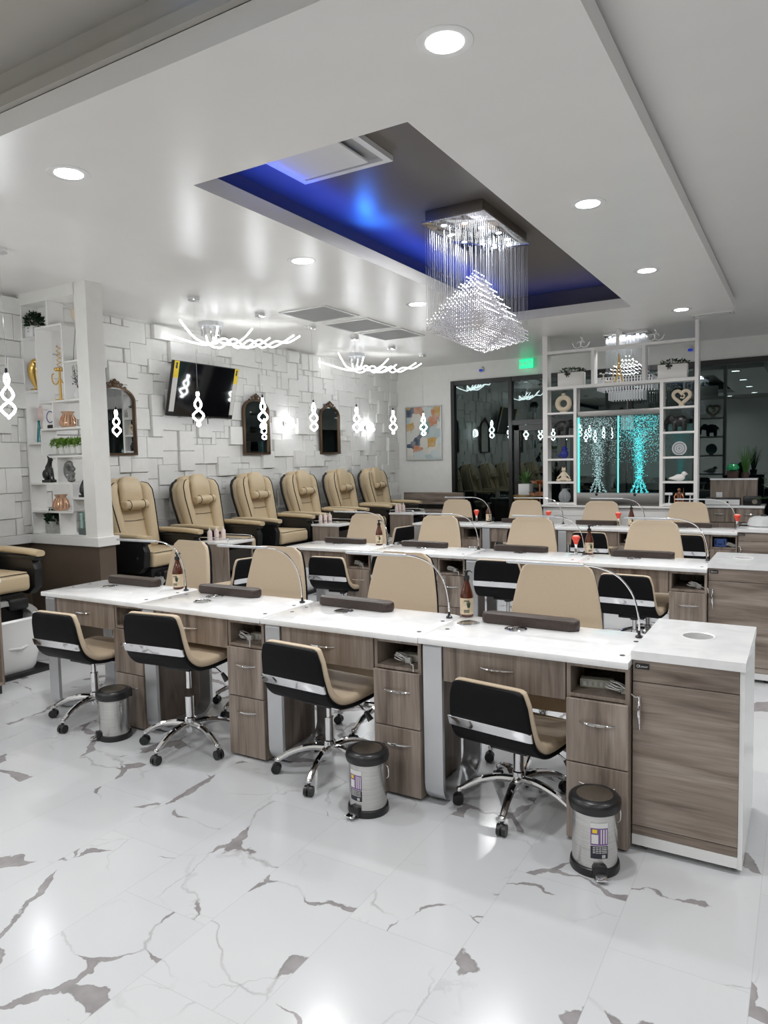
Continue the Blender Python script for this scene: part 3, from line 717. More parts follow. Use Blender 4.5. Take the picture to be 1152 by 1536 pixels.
TP = [[(-1.08, 2.96, -.14, -.12), (-2.04, 2.86, -.08, -.035), (-2.92, 2.77, .10, .05), (-3.79, 2.82, .05, -.035)], [(-1.06, 5.36, -.05, -.02), (-2.05, 5.40, .04, .025), (-3.02, 5.45, .0, 0.), (-3.63, 5.36, .05, -.025)], [(-1.04, 7.95, 0, 0.), (-1.98, 7.86, .03, .0), (-2.72, 7.90, .0, .02), (-3.75, 7.95, .05, 0.)]]
CP = [[(-1.12, 3.43, PI+.05), (-2.11, 3.49, PI-.03), (-3.03, 3.44, PI+.04), (-3.93, 3.49, PI-.12)], [(-1.095, 6.08, PI+.03), (-2.17, 6.09, PI+.02), (-3.125, 6.08, PI-.02), (-3.96, 6.08, PI+.04)], [(-1.165, 8.62, PI), (-2.155, 8.62, PI), (-3.12, 8.63, PI), (-4.10, 8.62, PI)]]
def lift(o, d):
    """seat height: everything above the gas lift moves with the seat"""
    if abs(d) < .001: return
    for ch in o.children:
        if ch.name.split('.')[0] in ('seat_cushion', 'shell', 'back_band', 'swivel_plate', 'lever', 'lever_knob', 'gas_lift'): ch.location.z = d
for r in range(3):
    for c in range(4):
        lab = 'low black-backed rolling technician chair at the %s desk from the cabinet, %s' % (ordw[c], roww[r])
        o = tech0 if r+c == 0 else dup(tech0, (0, 0, 0)); x, y, a, dz = TP[r][c]; o.location = (x, y, 0); o.rotation_euler = (0, 0, a); o['label'] = lab; o['group'] = 'technician chairs'; HGT.append((o, dz))
        lab = 'high-backed beige client chair facing the %s desk from the cabinet, %s' % (ordw[c], roww[r])
        o = cli0 if r+c == 0 else dup(cli0, (0, 0, 0)); x, y, a = CP[r][c]; o.location = (x, y, 0); o.rotation_euler = (0, 0, a); o['label'] = lab; o['group'] = 'client chairs'
SPIN = [-.34, -.257, -.58, -.44]
for k, (o, dz) in enumerate(HGT):
    lift(o, dz)
    for ch in o.children:
        if ch.name.split('.')[0] == 'leg': ch.rotation_euler.z = SPIN[k] if k < 4 else k*.37
for x, y, a, lb in ((-4.35, 4.75, PI*.42, 'behind the front desk row'), (-4.45, 7.6, PI*.45, 'beside the back desk row')):
    o = dup(tech0, (x, y, 0), a, 'low beige and black stool turned towards the massage chairs, '+lb, 'pedicure stools'); lift(o, .0001)
    for ch in o.children: ch.location.z = 0
# ---- pedal bins
def make_bin(label_on=True):
    t = thing('pedal_bin', '', 'trash can')
    B().lathe([(.001, .0), (.080, .0), (.082, .006), (.080, .026), (.074, .030), (.001, .030)], seg=36).done('base_ring', 'black_plastic', t)
    B().lathe([(.0735, .028), (.0735, .215)], seg=40, cap=False).done('body', 'stainless', t)
    B().lathe([(.074, .210), (.083, .216), (.086, .232), (.084, .247), (.076, .256), (.064, .260), (.060, .258), (.001, .258)], seg=40).done('lid_rim', 'black_plastic', t)
    B().lathe([(.001, .2625), (.045, .2615), (.059, .2585), (.059, .257)], seg=36).done('lid', 'lid_metal', t)
    b = B(); b.box(-.024, .024, -.092, -.060, .006, .045, .006); b.done('pedal_housing', 'black_plastic', t)
    b = B(); b.box(-.018, .018, -.118, -.088, .014, .020, .002, rot=Matrix.Rotation(.25, 3, 'X')); b.done('pedal', 'chrome', t)
    B().tube(smoothpts([(.076, .02, .20), (.088, .02, .19), (.088, .02, .155), (.077, .02, .145)], 4), .002, 6).done('carry_handle', 'chrome', t)
    b = B(); b.box(-.02, .02, .072, .09, .205, .252, .006); b.done('hinge', 'black_plastic', t)
    if label_on:
        def patch(a0, a1, z0, z1, r, name, mt, par):
            b = B(); n = 8
            A = [(r*math.sin(a0+(a1-a0)*i/n), -r*math.cos(a0+(a1-a0)*i/n)) for i in range(n+1)]
            lo = [b.bm.verts.new((*p, z0)) for p in A]; hi = [b.bm.verts.new((*p, z1)) for p in A]
            for i in range(n): b.bm.faces.new((lo[i], lo[i+1], hi[i+1], hi[i]))
            return b.done(name, mt, par)
        pl = patch(-.38, .38, .066, .190, .0742, 'label', 'label_white', t)
        patch(-.38, .38, .112, .172, .0745, 'picture_panel', 'label_purple', pl); patch(-.34, -.05, .118, .150, .0748, 'pictured_can', 'label_white', pl); patch(-.30, -.10, .155, .168, .0748, 'yellow_burst', 'yellow_tag', pl)
        patch(.05, .33, .118, .168, .0748, 'pictured_curtain', 'label_white', pl); patch(.10, .16, .118, .168, .0750, 'curtain_fold', 'label_purple', pl); patch(.22, .28, .118, .168, .0750, 'curtain_fold', 'label_purple', pl)
        patch(-.38, .38, .066, .110, .0745, 'text_panel', 'label_navy', pl)
        b = B()
        for z in (.104, .098, .092, .086):
            for a in (-.25, -.12, .01, .14, .25): q = a+(z*40 % .03); b.box(.0750*math.sin(q)-.0038, .0750*math.sin(q)+.0038, -.0750*math.cos(q)-.0004, -.0750*math.cos(q)+.0002, z, z+.0022)
        for k in range(7): q = .12+k*.022; b.box(.0750*math.sin(q)-.0005, .0750*math.sin(q)+.0005, -.0750*math.cos(q)-.0004, -.0750*math.cos(q)+.0003, .069, .080)
        b.done('print', 'label_white', pl, smooth=False)
    return t
bn = make_bin(True); bn.scale = (1.14, 1.14, 1.10); bn.location = (-.668, 2.655, 0); bn.rotation_euler = (0, 0, .45); tag(bn, 'small stainless pedal bin with a printed sticker, on the floor beside the front end cabinet', 'trash can', 'pedal bins')
dup(bn, (-1.665, 2.62, 0), -.15, 'small stainless pedal bin with sticker turned aside, before the second front-row desk', 'pedal bins')
b2 = make_bin(False); b2.scale = (1.14, 1.14, 1.10); b2.location = (-3.415, 2.66, 0); b2.rotation_euler = (0, 0, -.5); tag(b2, 'small stainless pedal bin without sticker, beside the farthest front-row desk', 'trash can', 'pedal bins')
# ================================================================== PEDICURE SIDE
def make_pedi():
    """faces +y locally (rotated so it faces +x in the room); origin on the floor under the back"""
    t = thing('massage_chair', '', 'massage chair')
    bp = [(p.x, p.y) for p in smoothpts([(-.02, 1.385, 0), (-.005, 1.30, 0), (.015, 1.17, 0), (.06, 1.0, 0), (.105, .86, 0), (.15, .735, 0)], 5)]
    wb = lerp_tab([(0, .40), (.08, .50), (.2, .575), (.4, .58), (.7, .53), (1, .49)])
    cushion(bp, wb, lambda u: .13, dish=lambda u, s: -.02+.0*s, seg=5).done('backrest', 'pedi_leather', t)
    cushion([(y-.085, z) for y, z in bp], lambda u: wb(u)-.015, lambda u: .05, seg=3).done('back_shell', 'black_plastic', t)
    for s in (-1, 1):
        b = B(); k = len(bp); rg = []
        for i in range(k):
            u = i/(k-1); hw = wb(u)/2; x0 = hw*.52; cx = (x0+hw)/2; ry = .075*(.55+.9*math.sin(PI*min(1, .12+u*.9))*.55); rx = (hw-x0)/2+.012
            y, z = bp[i]; i2 = min(i+1, k-1); i1 = max(i-1, 0); tv = Vector((0, bp[i2][0]-bp[i1][0], bp[i2][1]-bp[i1][1])).normalized(); nr = Vector((1, 0, 0)).cross(tv)
            f = min(1, u*9+.45, (1-u)*7+.55)
            rg.append([Vector((s*cx, y, z))+nr*.045+Vector((rx*f*math.cos(a), 0, 0))+nr*(ry*f*math.sin(a)) for a in [2*PI*j/14 for j in range(14)]])
        b.rings(rg); bo = b.done('side_bolster', 'pedi_leather', t)
        pp = []
        for i in range(k):
            u = i/(k-1); hw = wb(u)/2; y, z = bp[i]; i2 = min(i+1, k-1); i1 = max(i-1, 0); tv = Vector((0, bp[i2][0]-bp[i1][0], bp[i2][1]-bp[i1][1])).normalized(); nr = Vector((1, 0, 0)).cross(tv)
            f = min(1, u*9+.45, (1-u)*7+.55); ry = .075*(.55+.9*math.sin(PI*min(1, .12+u*.9))*.55); x0 = hw*.52; cx = (x0+hw)/2; rx = (hw-x0)/2+.012
            pp.append(Vector((s*(cx+rx*f*.52), y, z))+nr*(.047+ry*f*.86))
        B().tube(pp, .0048, 6).done('piping', 'black_leather', bo)
    hp = [(p.x, p.y) for p in smoothpts([(.045, 1.41, 0), (.075, 1.33, 0), (.085, 1.24, 0), (.085, 1.15, 0)], 4)]
    cushion(hp, lerp_tab([(0, .20), (.15, .26), (1, .27)]), lambda u: .085, seg=5).done('headrest', 'pedi_leather', t)
    b = B(); b.tube([(x, .150, 1.175) for x in (-.145, -.135, 0, .135, .145)], [.030, .043, .046, .043, .030], 16); pw = b.done('neck_pillow', 'pedi_leather', t)
    for x in (-.085, .085): B().tube([(x, .150+.0465*math.cos(a), 1.175+.0465*math.sin(a)) for a in [2*PI*j/20 for j in range(20)]], .003, 6, True).done('piping', 'black_leather', pw)
    b = B(); b.tube([(-.14, .115, 1.02), (0, .105, 1.012), (.14, .115, 1.02)], .0025, 5); b.done('seam', 'black_leather', t)
    b = B(); b.box(-.255, .255, .10, .66, .605, .745, .035, 3); b.box(-.24, .24, .12, .64, .735, .752, .008); st = b.done('seat', 'pedi_leather', t)
    B().tube([(-.235, .645, .742), (0, .655, .745), (.235, .645, .742)], .003, 6).done('piping', 'black_leather', st)
    for s in (-1, 1):
        b = B(); pts = rrect(-.045, .045, -.022, .022, .02, 4)
        rg = [[(s*.325+p[0]*w_, y, .895+z+p[1]) for p in pts] for y, z, w_ in ((-.02, .0, .8), (.02, .004, 1), (.25, .010, 1), (.55, .002, 1), (.66, -.006, 1), (.69, -.008, .85))]
        b.rings(rg); arm = b.done('armrest', 'pedi_leather', t)
        b = B(); b.box(s*.325-.04, s*.325+.04, -.02, .67, .83, .872, .015); b.prism([(.02, .84), (.62, .84), (.655, .76), (.64, .62), (.56, .56), (.06, .56)], 'x', s*.325-.034, s*.325+.034, .012); b.done('arm_body', 'black_plastic', arm)
        B().cyl((s*.36, .56, .70), (s*.364, .56, .70), .012).done('arm_bolt', 'chrome', arm)
    b = B(); b.box(-.24, .24, .0, .60, .30, .60, .03); b.box(-.27, .27, -.08, .55, .0, .36, .02); b.done('base', 'black_plastic', t)
    b = B(); n = 14; o_ = [(.62+.27*math.cos(PI-PI*i/n*1.0)*1.0, .36+.20*math.sin(PI*i/n)) for i in range(n+1)]; i_ = [(.62+.20*math.cos(PI-PI*i/n), .36+.13*math.sin(PI*i/n)) for i in range(n, -1, -1)]
    rg = []
    for i in range(n+1):
        a = PI*i/n; rg.append([(.285*math.cos(a)*k_, y, .40+(.16*math.sin(a))*k_) for k_, y in ((1, .44), (1, .70), (.78, .71), (.78, .44))])
    b.rings(rg); b.done('basin_cover', 'grey_cover', t)
    b = B(); prof = rrect(-.23, .23, .34, .86, .12, 6)
    def sec(k_, z): cx, cy = 0, .60; return [(cx+(p[0]-cx)*k_, cy+(p[1]-cy)*k_, z) for p in prof]
    b.rings([sec(.80, .03), sec(.86, .06), sec(.97, .20), sec(1.0, .36), sec(1.03, .41), sec(1.05, .43), sec(1.02, .445), sec(.92, .44), sec(.86, .36), sec(.72, .16)]); tb = b.done('foot_basin', 'white_gloss', t)
    b = B(); b.tube([(-.236, .42, .30), (-.236, .62, .27), (-.2, .80, .235), (0, .875, .225), (.2, .80, .235), (.236, .62, .27), (.236, .42, .30)], .010, 8); b.done('basin_rib', 'white_gloss', tb)
    b = B(); b.box(-.19, -.03, .66, .72, .48, .57, .02); b.box(.03, .19, .66, .72, .48, .57, .02); b.box(-.20, .20, .56, .67, .50, .56, .02); fr = b.done('footrest', 'black_plastic', t)
    B().cyl((.11, .72, .525), (.11, .728, .525), .030, seg=20).done('footrest_cap', 'chrome', fr)
    b = B(); b.box(-.27, .27, -.10, .86, .0, .035, .008); b.done('floor_plate', 'black_plastic', t)
    return t
pd = make_pedi(); PX = -5.87
pn = ['first', 'second', 'third', 'fourth', 'fifth', 'sixth']
tag(pd, 'cream massage chair in front of the half wall, cut off by the frame edge', 'massage chair', 'pedicure massage chairs'); pd.location = (PX, 3.10, 0); pd.rotation_euler = (0, 0, -PI/2)
for k in range(6): dup(pd, (PX, 4.83+k*.95, 0), -PI/2+rnd.uniform(-.02, .02), 'cream reclining massage chair along the tiled wall, %s counted from the half wall' % pn[k], 'pedicure massage chairs')
# ---- side carts
def make_cart():
    t = thing('pedicure_cart', '', 'side cart')
    B().box(-.20, .20, -.19, .19, .775, .80, .003).done('cart_top', 'quartz', t)
    b = B(); b.box(-.19, .19, -.18, -.165, .06, .775); b.box(-.19, .19, .165, .18, .06, .775); b.box(-.19, -.175, -.165, .165, .06, .775); b.box(-.175, .19, -.165, .165, .06, .08); b.box(-.175, .19, -.165, .165, .42, .435); b.done('carcass', 'wood', t, smooth=False)
    B().box(-.175, .175, -.165, .165, .52, .72).done('tool_box', 'black_plastic', t, smooth=False)
    b = B()
    for s in (-1, 1): b.tube(smoothpts([(-.18, s*.17, .80), (-.18, s*.17, .835), (.0, s*.17, .84), (.18, s*.17, .835), (.18, s*.17, .80)], 4), .004, 6)
    b.done('rail', 'chrome', t)
    for x in (-.16, .16):
        for y in (-.15, .15): B().cyl((x, y, 0), (x, y, .06), .02).done('caster', 'black_plastic', t)
    return t
ct = make_cart(); ct.location = (-4.98, 5.30, 0); tag(ct, 'grey wood pedicure cart with white top, between the first and second wall massage chairs', 'side cart', 'pedicure carts')
dup(ct, (-5.0, 7.22, 0), 0, 'grey wood pedicure cart with white top, between the third and fourth wall massage chairs', 'pedicure carts')
dup(ct, (-4.98, 9.08, 0), 0, 'grey wood pedicure cart with white top, between the last two massage chairs', 'pedicure carts')
dup(ct, (-4.97, 2.66, 0), 0, 'grey wood pedicure cart at the frame edge beside the front massage chair', 'pedicure carts')
def make_pb():
    t = thing('lotion_bottle', '', 'bottle')
    B().lathe([(.001, 0), (.022, 0), (.024, .004), (.024, .085), (.018, .098), (.008, .102), (.001, .102)], seg=18).done('bottle_body', 'pink_bottle', t)
    B().lathe([(.001, .1), (.009, .1), (.009, .118), (.004, .120), (.004, .130), (.001, .130)], seg=12).done('pump', 'label_white', t)
    return t
pb = make_pb(); first = True
for cx, cy, lb in ((-4.98, 5.30, 'cart nearest the half wall'), (-5.0, 7.22, 'middle pedicure cart'), (-4.98, 9.08, 'cart nearest the back corner')):
    for k, wd in enumerate(('nearest', 'middle', 'farthest')):
        o = pb if first else dup(pb, (0, 0, 0)); first = False
        o.location = (cx-.12+.01*k, cy-.10+k*.085, .8003); o['label'] = 'pale pink pump bottle on the %s, %s of its three' % (lb, wd); o['group'] = 'pedicure bottles'
# ---- arched mirrors
def make_mirror():
    t = thing('wall_mirror', '', 'mirror')     # hangs on the wall at x = 0, faces +x, width along y
    W_, H0, H1 = .255, 0., .56
    def outline(w_, base, rise):
        return [(-w_, base), (w_, base)]+[(w_*math.cos(a), H1+rise*math.sin(a)) for a in [PI*i/16 for i in range(17)]]
    o_ = outline(W_, 0, .155); i_ = outline(W_-.024, .024, .130); b = B(); k = len(o_)
    V = [[b.bm.verts.new((x, *p)) for p in q] for q, x in ((o_, 0.), (o_, .030), (i_, .036), (i_, .012))]
    for j in range(k):
        n = (j+1) % k
        for a in range(3): b.bm.faces.new((V[a][j], V[a][n], V[a+1][n], V[a+1][j]))
    b.done('frame', 'bronze', t)
    b = B(); b.bm.faces.new([b.bm.verts.new((.013, *p)) for p in i_]); b.bm.faces.new([b.bm.verts.new((.0, *p)) for p in reversed(i_)]); b.done('mirror_glass', 'mirror', t, smooth=False)
    b = B(); z = H1+.15
    for s in (-1, 1):
        for kx, (cy, cz, r_) in enumerate(((.035, .030, .026), (.08, .012, .022), (.125, -.018, .018))):
            pts = [(.024, s*(cy+r_*(1-.10*q)*math.cos(q*.9)), z+cz+r_*(1-.10*q)*math.sin(q*.9)) for q in range(9)]; b.tube(pts, .0065, 6)
    b.ball((.026, 0, z+.052), .022, .7, 1, 1.1); b.ball((.026, 0, z+.015), .028, .6, 1.2, .8)
    for s in (-1, 1): b.ball((.026, s*.02, z+.04), .013)
    b.done('crest', 'bronze', t)
    return t
m0 = make_mirror(); WXf = XL+.058
m0.location = (WXf, 4.97, 1.67); tag(m0, 'arched bronze mirror half hidden behind the white column', 'mirror', 'arched mirrors')
dup(m0, (WXf, 7.16, 1.67), 0, 'arched bronze mirror beside the television, reflecting a twisted pendant', 'arched mirrors'); dup(m0, (WXf, 8.82, 1.67), 0, 'arched bronze mirror nearest the back corner of the tiled wall', 'arched mirrors')
# ---- television
t = thing('television', 'black flat television tilted off the tiled wall, with yellow tags on its edges', 'television', (XL+.20, 6.12, 2.40))
TR = Matrix.Rotation(.24, 4, 'Y')
def tv(b, name, mt, par, **k): bmesh.ops.transform(b.bm, matrix=TR, verts=b.bm.verts); return b.done(name, mt, par, **k)
b = B(); b.box(-.03, .012, -.515, .515, -.305, .305, .004); sc = tv(b, 'casing', 'frame_black', t)
b = B(); b.box(.0122, .0135, -.435, .44, -.285, .295); tv(b, 'screen', 'screen', t, smooth=False)
for y0, y1 in ((-.508, -.437), (.445, .508)):
    b = B(); b.box(.0122, .0138, y0, y1, -.255, .303); st = tv(b, 'film_strip', 'protect_film', t, smooth=False)
    b = B(); b.box(.0139, .0146, y0, y1, .12, .303); yt = tv(b, 'yellow_tag', 'yellow_tag', st, smooth=False)
    b = B(); b.ball((.0147, (y0+y1)/2, .24), .02, .03, .7, 1.2); b.box(.0147, .0150, (y0+y1)/2-.012, (y0+y1)/2+.012, .262, .285); tv(b, 'tag_mark', 'frame_black', yt)
b = B(); b.box(-.13, -.02, -.12, .12, -.12, .12, .005); b.done('wall_bracket', 'frame_black', t)
b = B(); b.tube(smoothpts([(-.04, -.12, -.28), (-.05, -.14, -.33), (-.03, -.16, -.37)], 4), .006, 6); b.tube([(-.04, .08, -.28), (-.045, .085, -.37)], .005, 6); b.done('cable', 'frame_black', t)
# ---- wall swirl lamps
def make_sconce():
    t = thing('wall_sconce', '', 'wall lamp')
    B().lathe([(.001, 0), (.05, 0), (.05, .02), (.001, .022)], seg=20).done('back_plate', 'chrome', t)
    pts = []
    for i in range(60):
        u = i/59; a = u*2*PI*2.2; r_ = .085*(1-.35*u); pts.append((r_*math.cos(a), r_*.9*math.sin(a), .04+.07*u))
    B().tube(pts, .011, 8).done('led_swirl', 'led_sconce', t)
    return t
sc0 = make_sconce()
for k, (y, lb) in enumerate(((7.80, 'between the two free-hanging mirrors'), (9.90, 'past the last mirror near the back corner'))):
    o = sc0 if k == 0 else dup(sc0, (0, 0, 0)); o.location = (WXf, y, 2.09); o.rotation_euler = (0, PI/2, 0); o['label'] = 'glowing white swirl lamp on the tiled wall, '+lb; o['group'] = 'swirl wall lamps'
# ---- twisted LED pendants
def make_pendant():
    t = thing('pendant_light', '', 'pendant lamp')
    B().lathe([(.001, 0), (.055, 0), (.055, -.030), (.050, -.034), (.001, -.034)], seg=28).done('canopy', 'chrome', t)
    B().cyl((0, 0, -.03), (0, 0, -.845), .0014, seg=6).done('cable', 'chrome', t)
    B().lathe([(.001, -.84), (.008, -.845), (.010, -.865), (.008, -.885), (.001, -.886)], seg=12).done('socket', 'black_plastic', t)
    zt, zb = -.885, -1.20; pts = []
    n = 34
    def amp(u): return .058*min(1, .16+u*1.9)*(1-.10*math.cos(u*9)) if u < .98 else .0
    for s in (0, 1):
        seq = range(n+1) if s == 0 else range(n, -1, -1)
        for i in seq:
            u = i/n; a = 2*PI*1.35*u+(PI if s else 0)+.4; A = .050*min(1, .14+1.3*u)*math.sqrt(max(0., 1-u**7)); z = zt+(zb-zt)*u; pts.append((A*math.cos(a), A*math.sin(a), z))
    b = B(); b.tube(pts, .0082, 8, True); b.done('led_twist', 'led', t)
    return t
p0 = make_pendant(); PY = [3.10, 4.98, 5.92, 6.83, 7.76, 8.70, 9.62]
for k, y in enumerate(PY):
    lb = 'twisted glowing pendant hanging before the half wall, at the frame edge' if k == 0 else 'twisted glowing LED pendant over the pedicure row, %s beyond the half wall' % pn[k-1]
    o = p0 if k == 0 else dup(p0, (0, 0, 0)); o.location = (-4.97, y, HC); o.rotation_euler = (0, 0, k*.7); o['label'] = lb; o['group'] = 'twisted LED pendants'; o['category'] = 'pendant lamp'
for k, y in enumerate((2.15, 1.2, .25, -.7)): dup(p0, (-4.97, y, HC if y > 1.93 else 3.25), k*.9, 'twisted glowing LED pendant in the pedicure row before the half wall, out of the frame', 'twisted LED pendants')
# ---- branch shaped LED ceiling lamps
def make_branch():
    t = thing('branch_chandelier', '', 'ceiling lamp')
    B().lathe([(.001, 0), (.135, 0), (.135, -.045), (.001, -.05)], seg=32).done('canopy', 'silver', t)
    for k in range(8):
        a = 2*PI*k/8; B().cyl((.10*math.cos(a), .10*math.sin(a), -.045), (.10*math.cos(a), .10*math.sin(a), -.15), .016, seg=10).done('drop_tube', 'chrome', t)
    def at(u, v, z): return (u*.72-v*.69, u*.69+v*.72, z-HC)
    lines = [[(-.62, .10, 3.03), (-.50, .05, 3.0), (-.34, .06, 2.955), (-.18, .0, 2.90), (-.05, .0, 2.885), (.04, -.02, 2.93)],
             [(-.32, -.36, 3.08), (-.25, -.24, 3.0), (-.15, -.10, 2.92), (.0, -.05, 2.885), (.08, .06, 2.95)],
             [(-.06, .0, 2.98), (-.02, .02, 2.885), (.10, .06, 2.865), (.24, -.05, 2.945), (.38, .05, 2.87), (.52, -.04, 2.94), (.66, .05, 2.875), (.78, .02, 2.92), (.92, .0, 3.005)],
             [(.02, .03, 2.97), (.04, -.05, 2.89), (.14, -.07, 2.945), (.28, .06, 2.862), (.42, -.05, 2.935), (.56, .06, 2.868), (.70, -.04, 2.925), (.84, -.07, 2.91), (.98, -.08, 2.985)],
             [(.10, -.05, 2.90), (.22, -.10, 2.875), (.34, -.16, 2.93), (.44, -.22, 3.03)],
             [(.25, .05, 2.89), (.40, .12, 2.875), (.54, .14, 2.92), (.66, .18, 3.0)],
             [(.03, -.08, 2.89), (.05, -.16, 2.95), (.07, -.22, 3.05)]]
    for ln in lines: B().tube(smoothpts([at(*p) for p in ln], 5), .0095, 8).done('led_branch', 'led_soft', t)
    return t
b0 = make_branch(); b0.location = (-5.72, 5.98, HC); tag(b0, 'white branch-shaped LED ceiling lamp above the television', 'ceiling lamp', 'branch ceiling lamps')
dup(b0, (-5.72, 8.95, HC), 0, 'white branch-shaped LED ceiling lamp nearer the back corner', 'branch ceiling lamps')
# ================================================================== PARTITION SHELF
SY0, SY1 = 4.0, 4.16
def board(par, x0, x1, z0, z1, name='shelf_board', y0=SY0, y1=SY1, mt='trim_white'): return B().box(x0, x1, y0, y1, z0, z1, .0015, 1).done(name, mt, par, smooth=False)
t = thing('display_shelf', 'white open display shelf with offset boxes standing on the half wall', 'shelf', (0, 0, 0))
T = .018
board(t, XL+.047, XL+.065, .953, 3.024, 'side_panel')
for x0, x1, z in ((-6.135, -5.95, 2.735), (-5.95, -5.58, 2.81), (-6.135, -5.95, 2.26), (-5.58, -5.387, 2.48), (-5.95, -5.387, 2.15), (-6.135, -5.945, 1.79), (-5.945, -5.387, 1.91), (-5.84, -5.387, 1.665), (-6.135, -5.55, 1.425), (-5.55, -5.387, 1.295), (-6.135, -5.55, 1.17), (-6.135, -5.387, .9535)):
    board(t, x0, x1, z-T if z > 1 else z, z if z > 1 else z+.008)
for x, z0, z1 in ((-5.77, 2.81, 3.024), (-5.95, 2.15, 2.795), (-5.58, 2.15, 2.795), (-5.76, 1.91, 2.135), (-5.945, 1.79, 1.895), (-5.945, 1.665, 1.79), (-5.74, 1.425, 1.65), (-5.55, 1.17, 1.41), (-5.74, .962, 1.155)):
    board(t, x-T/2, x+T/2, z0, z1, 'divider_panel')
# ---- small ornaments
def fuse(o, vox=.006):
    md = o.modifiers.new('fuse', 'REMESH'); md.mode = 'VOXEL'; md.voxel_size = vox; md.use_smooth_shade = True
    sm = o.modifiers.new('smooth', 'SMOOTH'); sm.iterations = 3; sm.factor = .5
    return o
def leaves(n, r, seed, sx=1., sy=1., sz=1., lsize=.03, c=(0, 0, 0)):
    rr = random.Random(seed); b = B()
    for k in range(n):
        d = Vector((rr.gauss(0, 1), rr.gauss(0, 1), rr.gauss(0, 1)+.25)).normalized(); q = r*(rr.random()**.4)
        p = Vector((c[0]+d.x*q*sx, c[1]+d.y*q*sy, c[2]+d.z*q*sz)); s1 = (d+Vector((rr.uniform(-.6, .6), rr.uniform(-.6, .6), rr.uniform(-.3, .7)))).normalized(); s2 = s1.cross(Vector((rr.random(), rr.random(), rr.random()))).normalized()
        L_, W_ = lsize*rr.uniform(.7, 1.2), lsize*.32; n3 = s1.cross(s2)
        b.quad(p, p+s1*L_*.5+s2*W_+n3*W_*.4, p+s1*L_, p+s1*L_*.5-s2*W_+n3*W_*.4)
    return b
def pot_plant(name, label, loc, potmat, lm, w_, h, r, n, ls, seed, square=True, sx=1., sz=1.):
    t = thing(name, label, 'plant', loc)
    if square: b = B(); b.box(-w_, w_, -.055, .055, 0, h, .005); b.done('pot', potmat, t)
    else: B().lathe([(.001, 0), (w_*.75, 0), (w_, h), (w_*.9, h), (w_*.86, h*.85), (.001, h*.85)], seg=20).done('pot', potmat, t)
    leaves(n, r, seed, sx, .8, sz, ls, (0, 0, h+r*.45)).done('foliage', lm, t, smooth=False, recalc=False)
    b = B()
    for k in range(6): a = k*1.05; b.tube([(0, 0, h*.8), (.4*r*math.cos(a)*sx, .3*r*math.sin(a), h+.5*r)], .003, 5)
    b.done('stem', 'stem_brown', t); return t
SC = 4.06
pot_plant('potted_plant', 'dark leafy plant in a white pot in the top cell of the partition shelf', (-6.045, SC, 2.7353), 'white_gloss', 'leaf_dark', .058, .10, .085, 420, .034, 3, sx=1.1)
pot_plant('potted_plant', 'dark leafy plant in a cement cube in the bottom cell of the partition shelf', (-5.915, SC, .9617), 'concrete', 'leaf_dark', .052, .11, .07, 320, .035, 4, sx=1.15)
t = thing('gold_sculpture', 'tall gold curved ornament in the upper side cell of the partition shelf', 'ornament', (-6.07, SC, 2.2603))
b = B(); b.box(-.035, .035, -.03, .03, 0, .02, .003); b.done('base', 'gold', t)
b = B(); pts = smoothpts([(0.02, 0, .015), (-.01, 0, .08), (-.035, 0, .15), (-.03, 0, .22), (.01, 0, .265), (.03, 0, .25)], 5); b.tube(pts, [.012+.028*math.sin(PI*i/(len(pts)-1)) for i in range(len(pts))], 12); b.done('body', 'gold', t)
t = thing('candle_holder', 'gold scroll candelabra standing in the tall box of the partition shelf', 'candle holder', (-5.715, SC, 2.1503))
B().lathe([(.001, 0), (.05, 0), (.045, .012), (.012, .02), (.010, .26), (.001, .26)], seg=20).done('stem', 'gold', t)
for s in (-1, 1): B().tube(smoothpts([(0, 0, .20), (s*.05, 0, .15), (s*.10, 0, .17), (s*.11, 0, .23), (s*.085, 0, .245)], 5), .006, 8).done('arm', 'gold', t)
b = B()
for k in range(7): a = 2*PI*k/7; b.ball((.03*math.cos(a), .03*math.sin(a), .275), .02, 1, 1, .8)
b.done('flower_head', 'gold', t)
b = B(); pts = [(.016*math.cos(k*.7), .016*math.sin(k*.7), .29+.0045*k) for k in range(44)]; b.tube(pts, .004, 6); b.done('spiral', 'gold', t)
t = thing('dried_branch_vase', 'thin dark branches in a round white vase beside the column', 'vase', (-5.475, SC, 2.1503))
B().lathe([(.001, 0), (.025, 0), (.042, .03), (.03, .07), (.016, .085), (.016, .095), (.001, .095)], seg=20).done('vase', 'white_gloss', t)
b = B()
for k in range(7):
    a = k*.9; b.tube(smoothpts([(0, 0, .09), (.02*math.cos(a), .015*math.sin(a), .16), (.035*math.cos(a+.5), .03*math.sin(a+.5), .22), (.045*math.cos(a+.3)-.01, .03*math.sin(a), .27+.004*k)], 4), .0022, 5)
b.done('branches', 'stem_brown', t); leaves(60, .05, 5, .9, .7, 1.6, .022, (0, 0, .17)).done('dry_leaves', 'leaf_dark', t, smooth=False, recalc=False)
t = thing('balloon_ornament', 'small tan balloon-shaped ornament on a thin stalk beside the column', 'ornament', (-5.465, SC, 2.4803))
B().ball((0, 0, .40), .048, .7, .7, 1.25).done('bulb', 'statue_cream', t); B().tube(smoothpts([(-.05, 0, .01), (-.035, 0, .12), (-.008, 0, .25), (0, 0, .35)], 4), .0025, 6).done('stalk', 'stem_brown', t); B().lathe([(.001, 0), (.03, 0), (.028, .01), (.001, .012)], (-.05, 0, 0), 16).done('base', 'stem_brown', t)
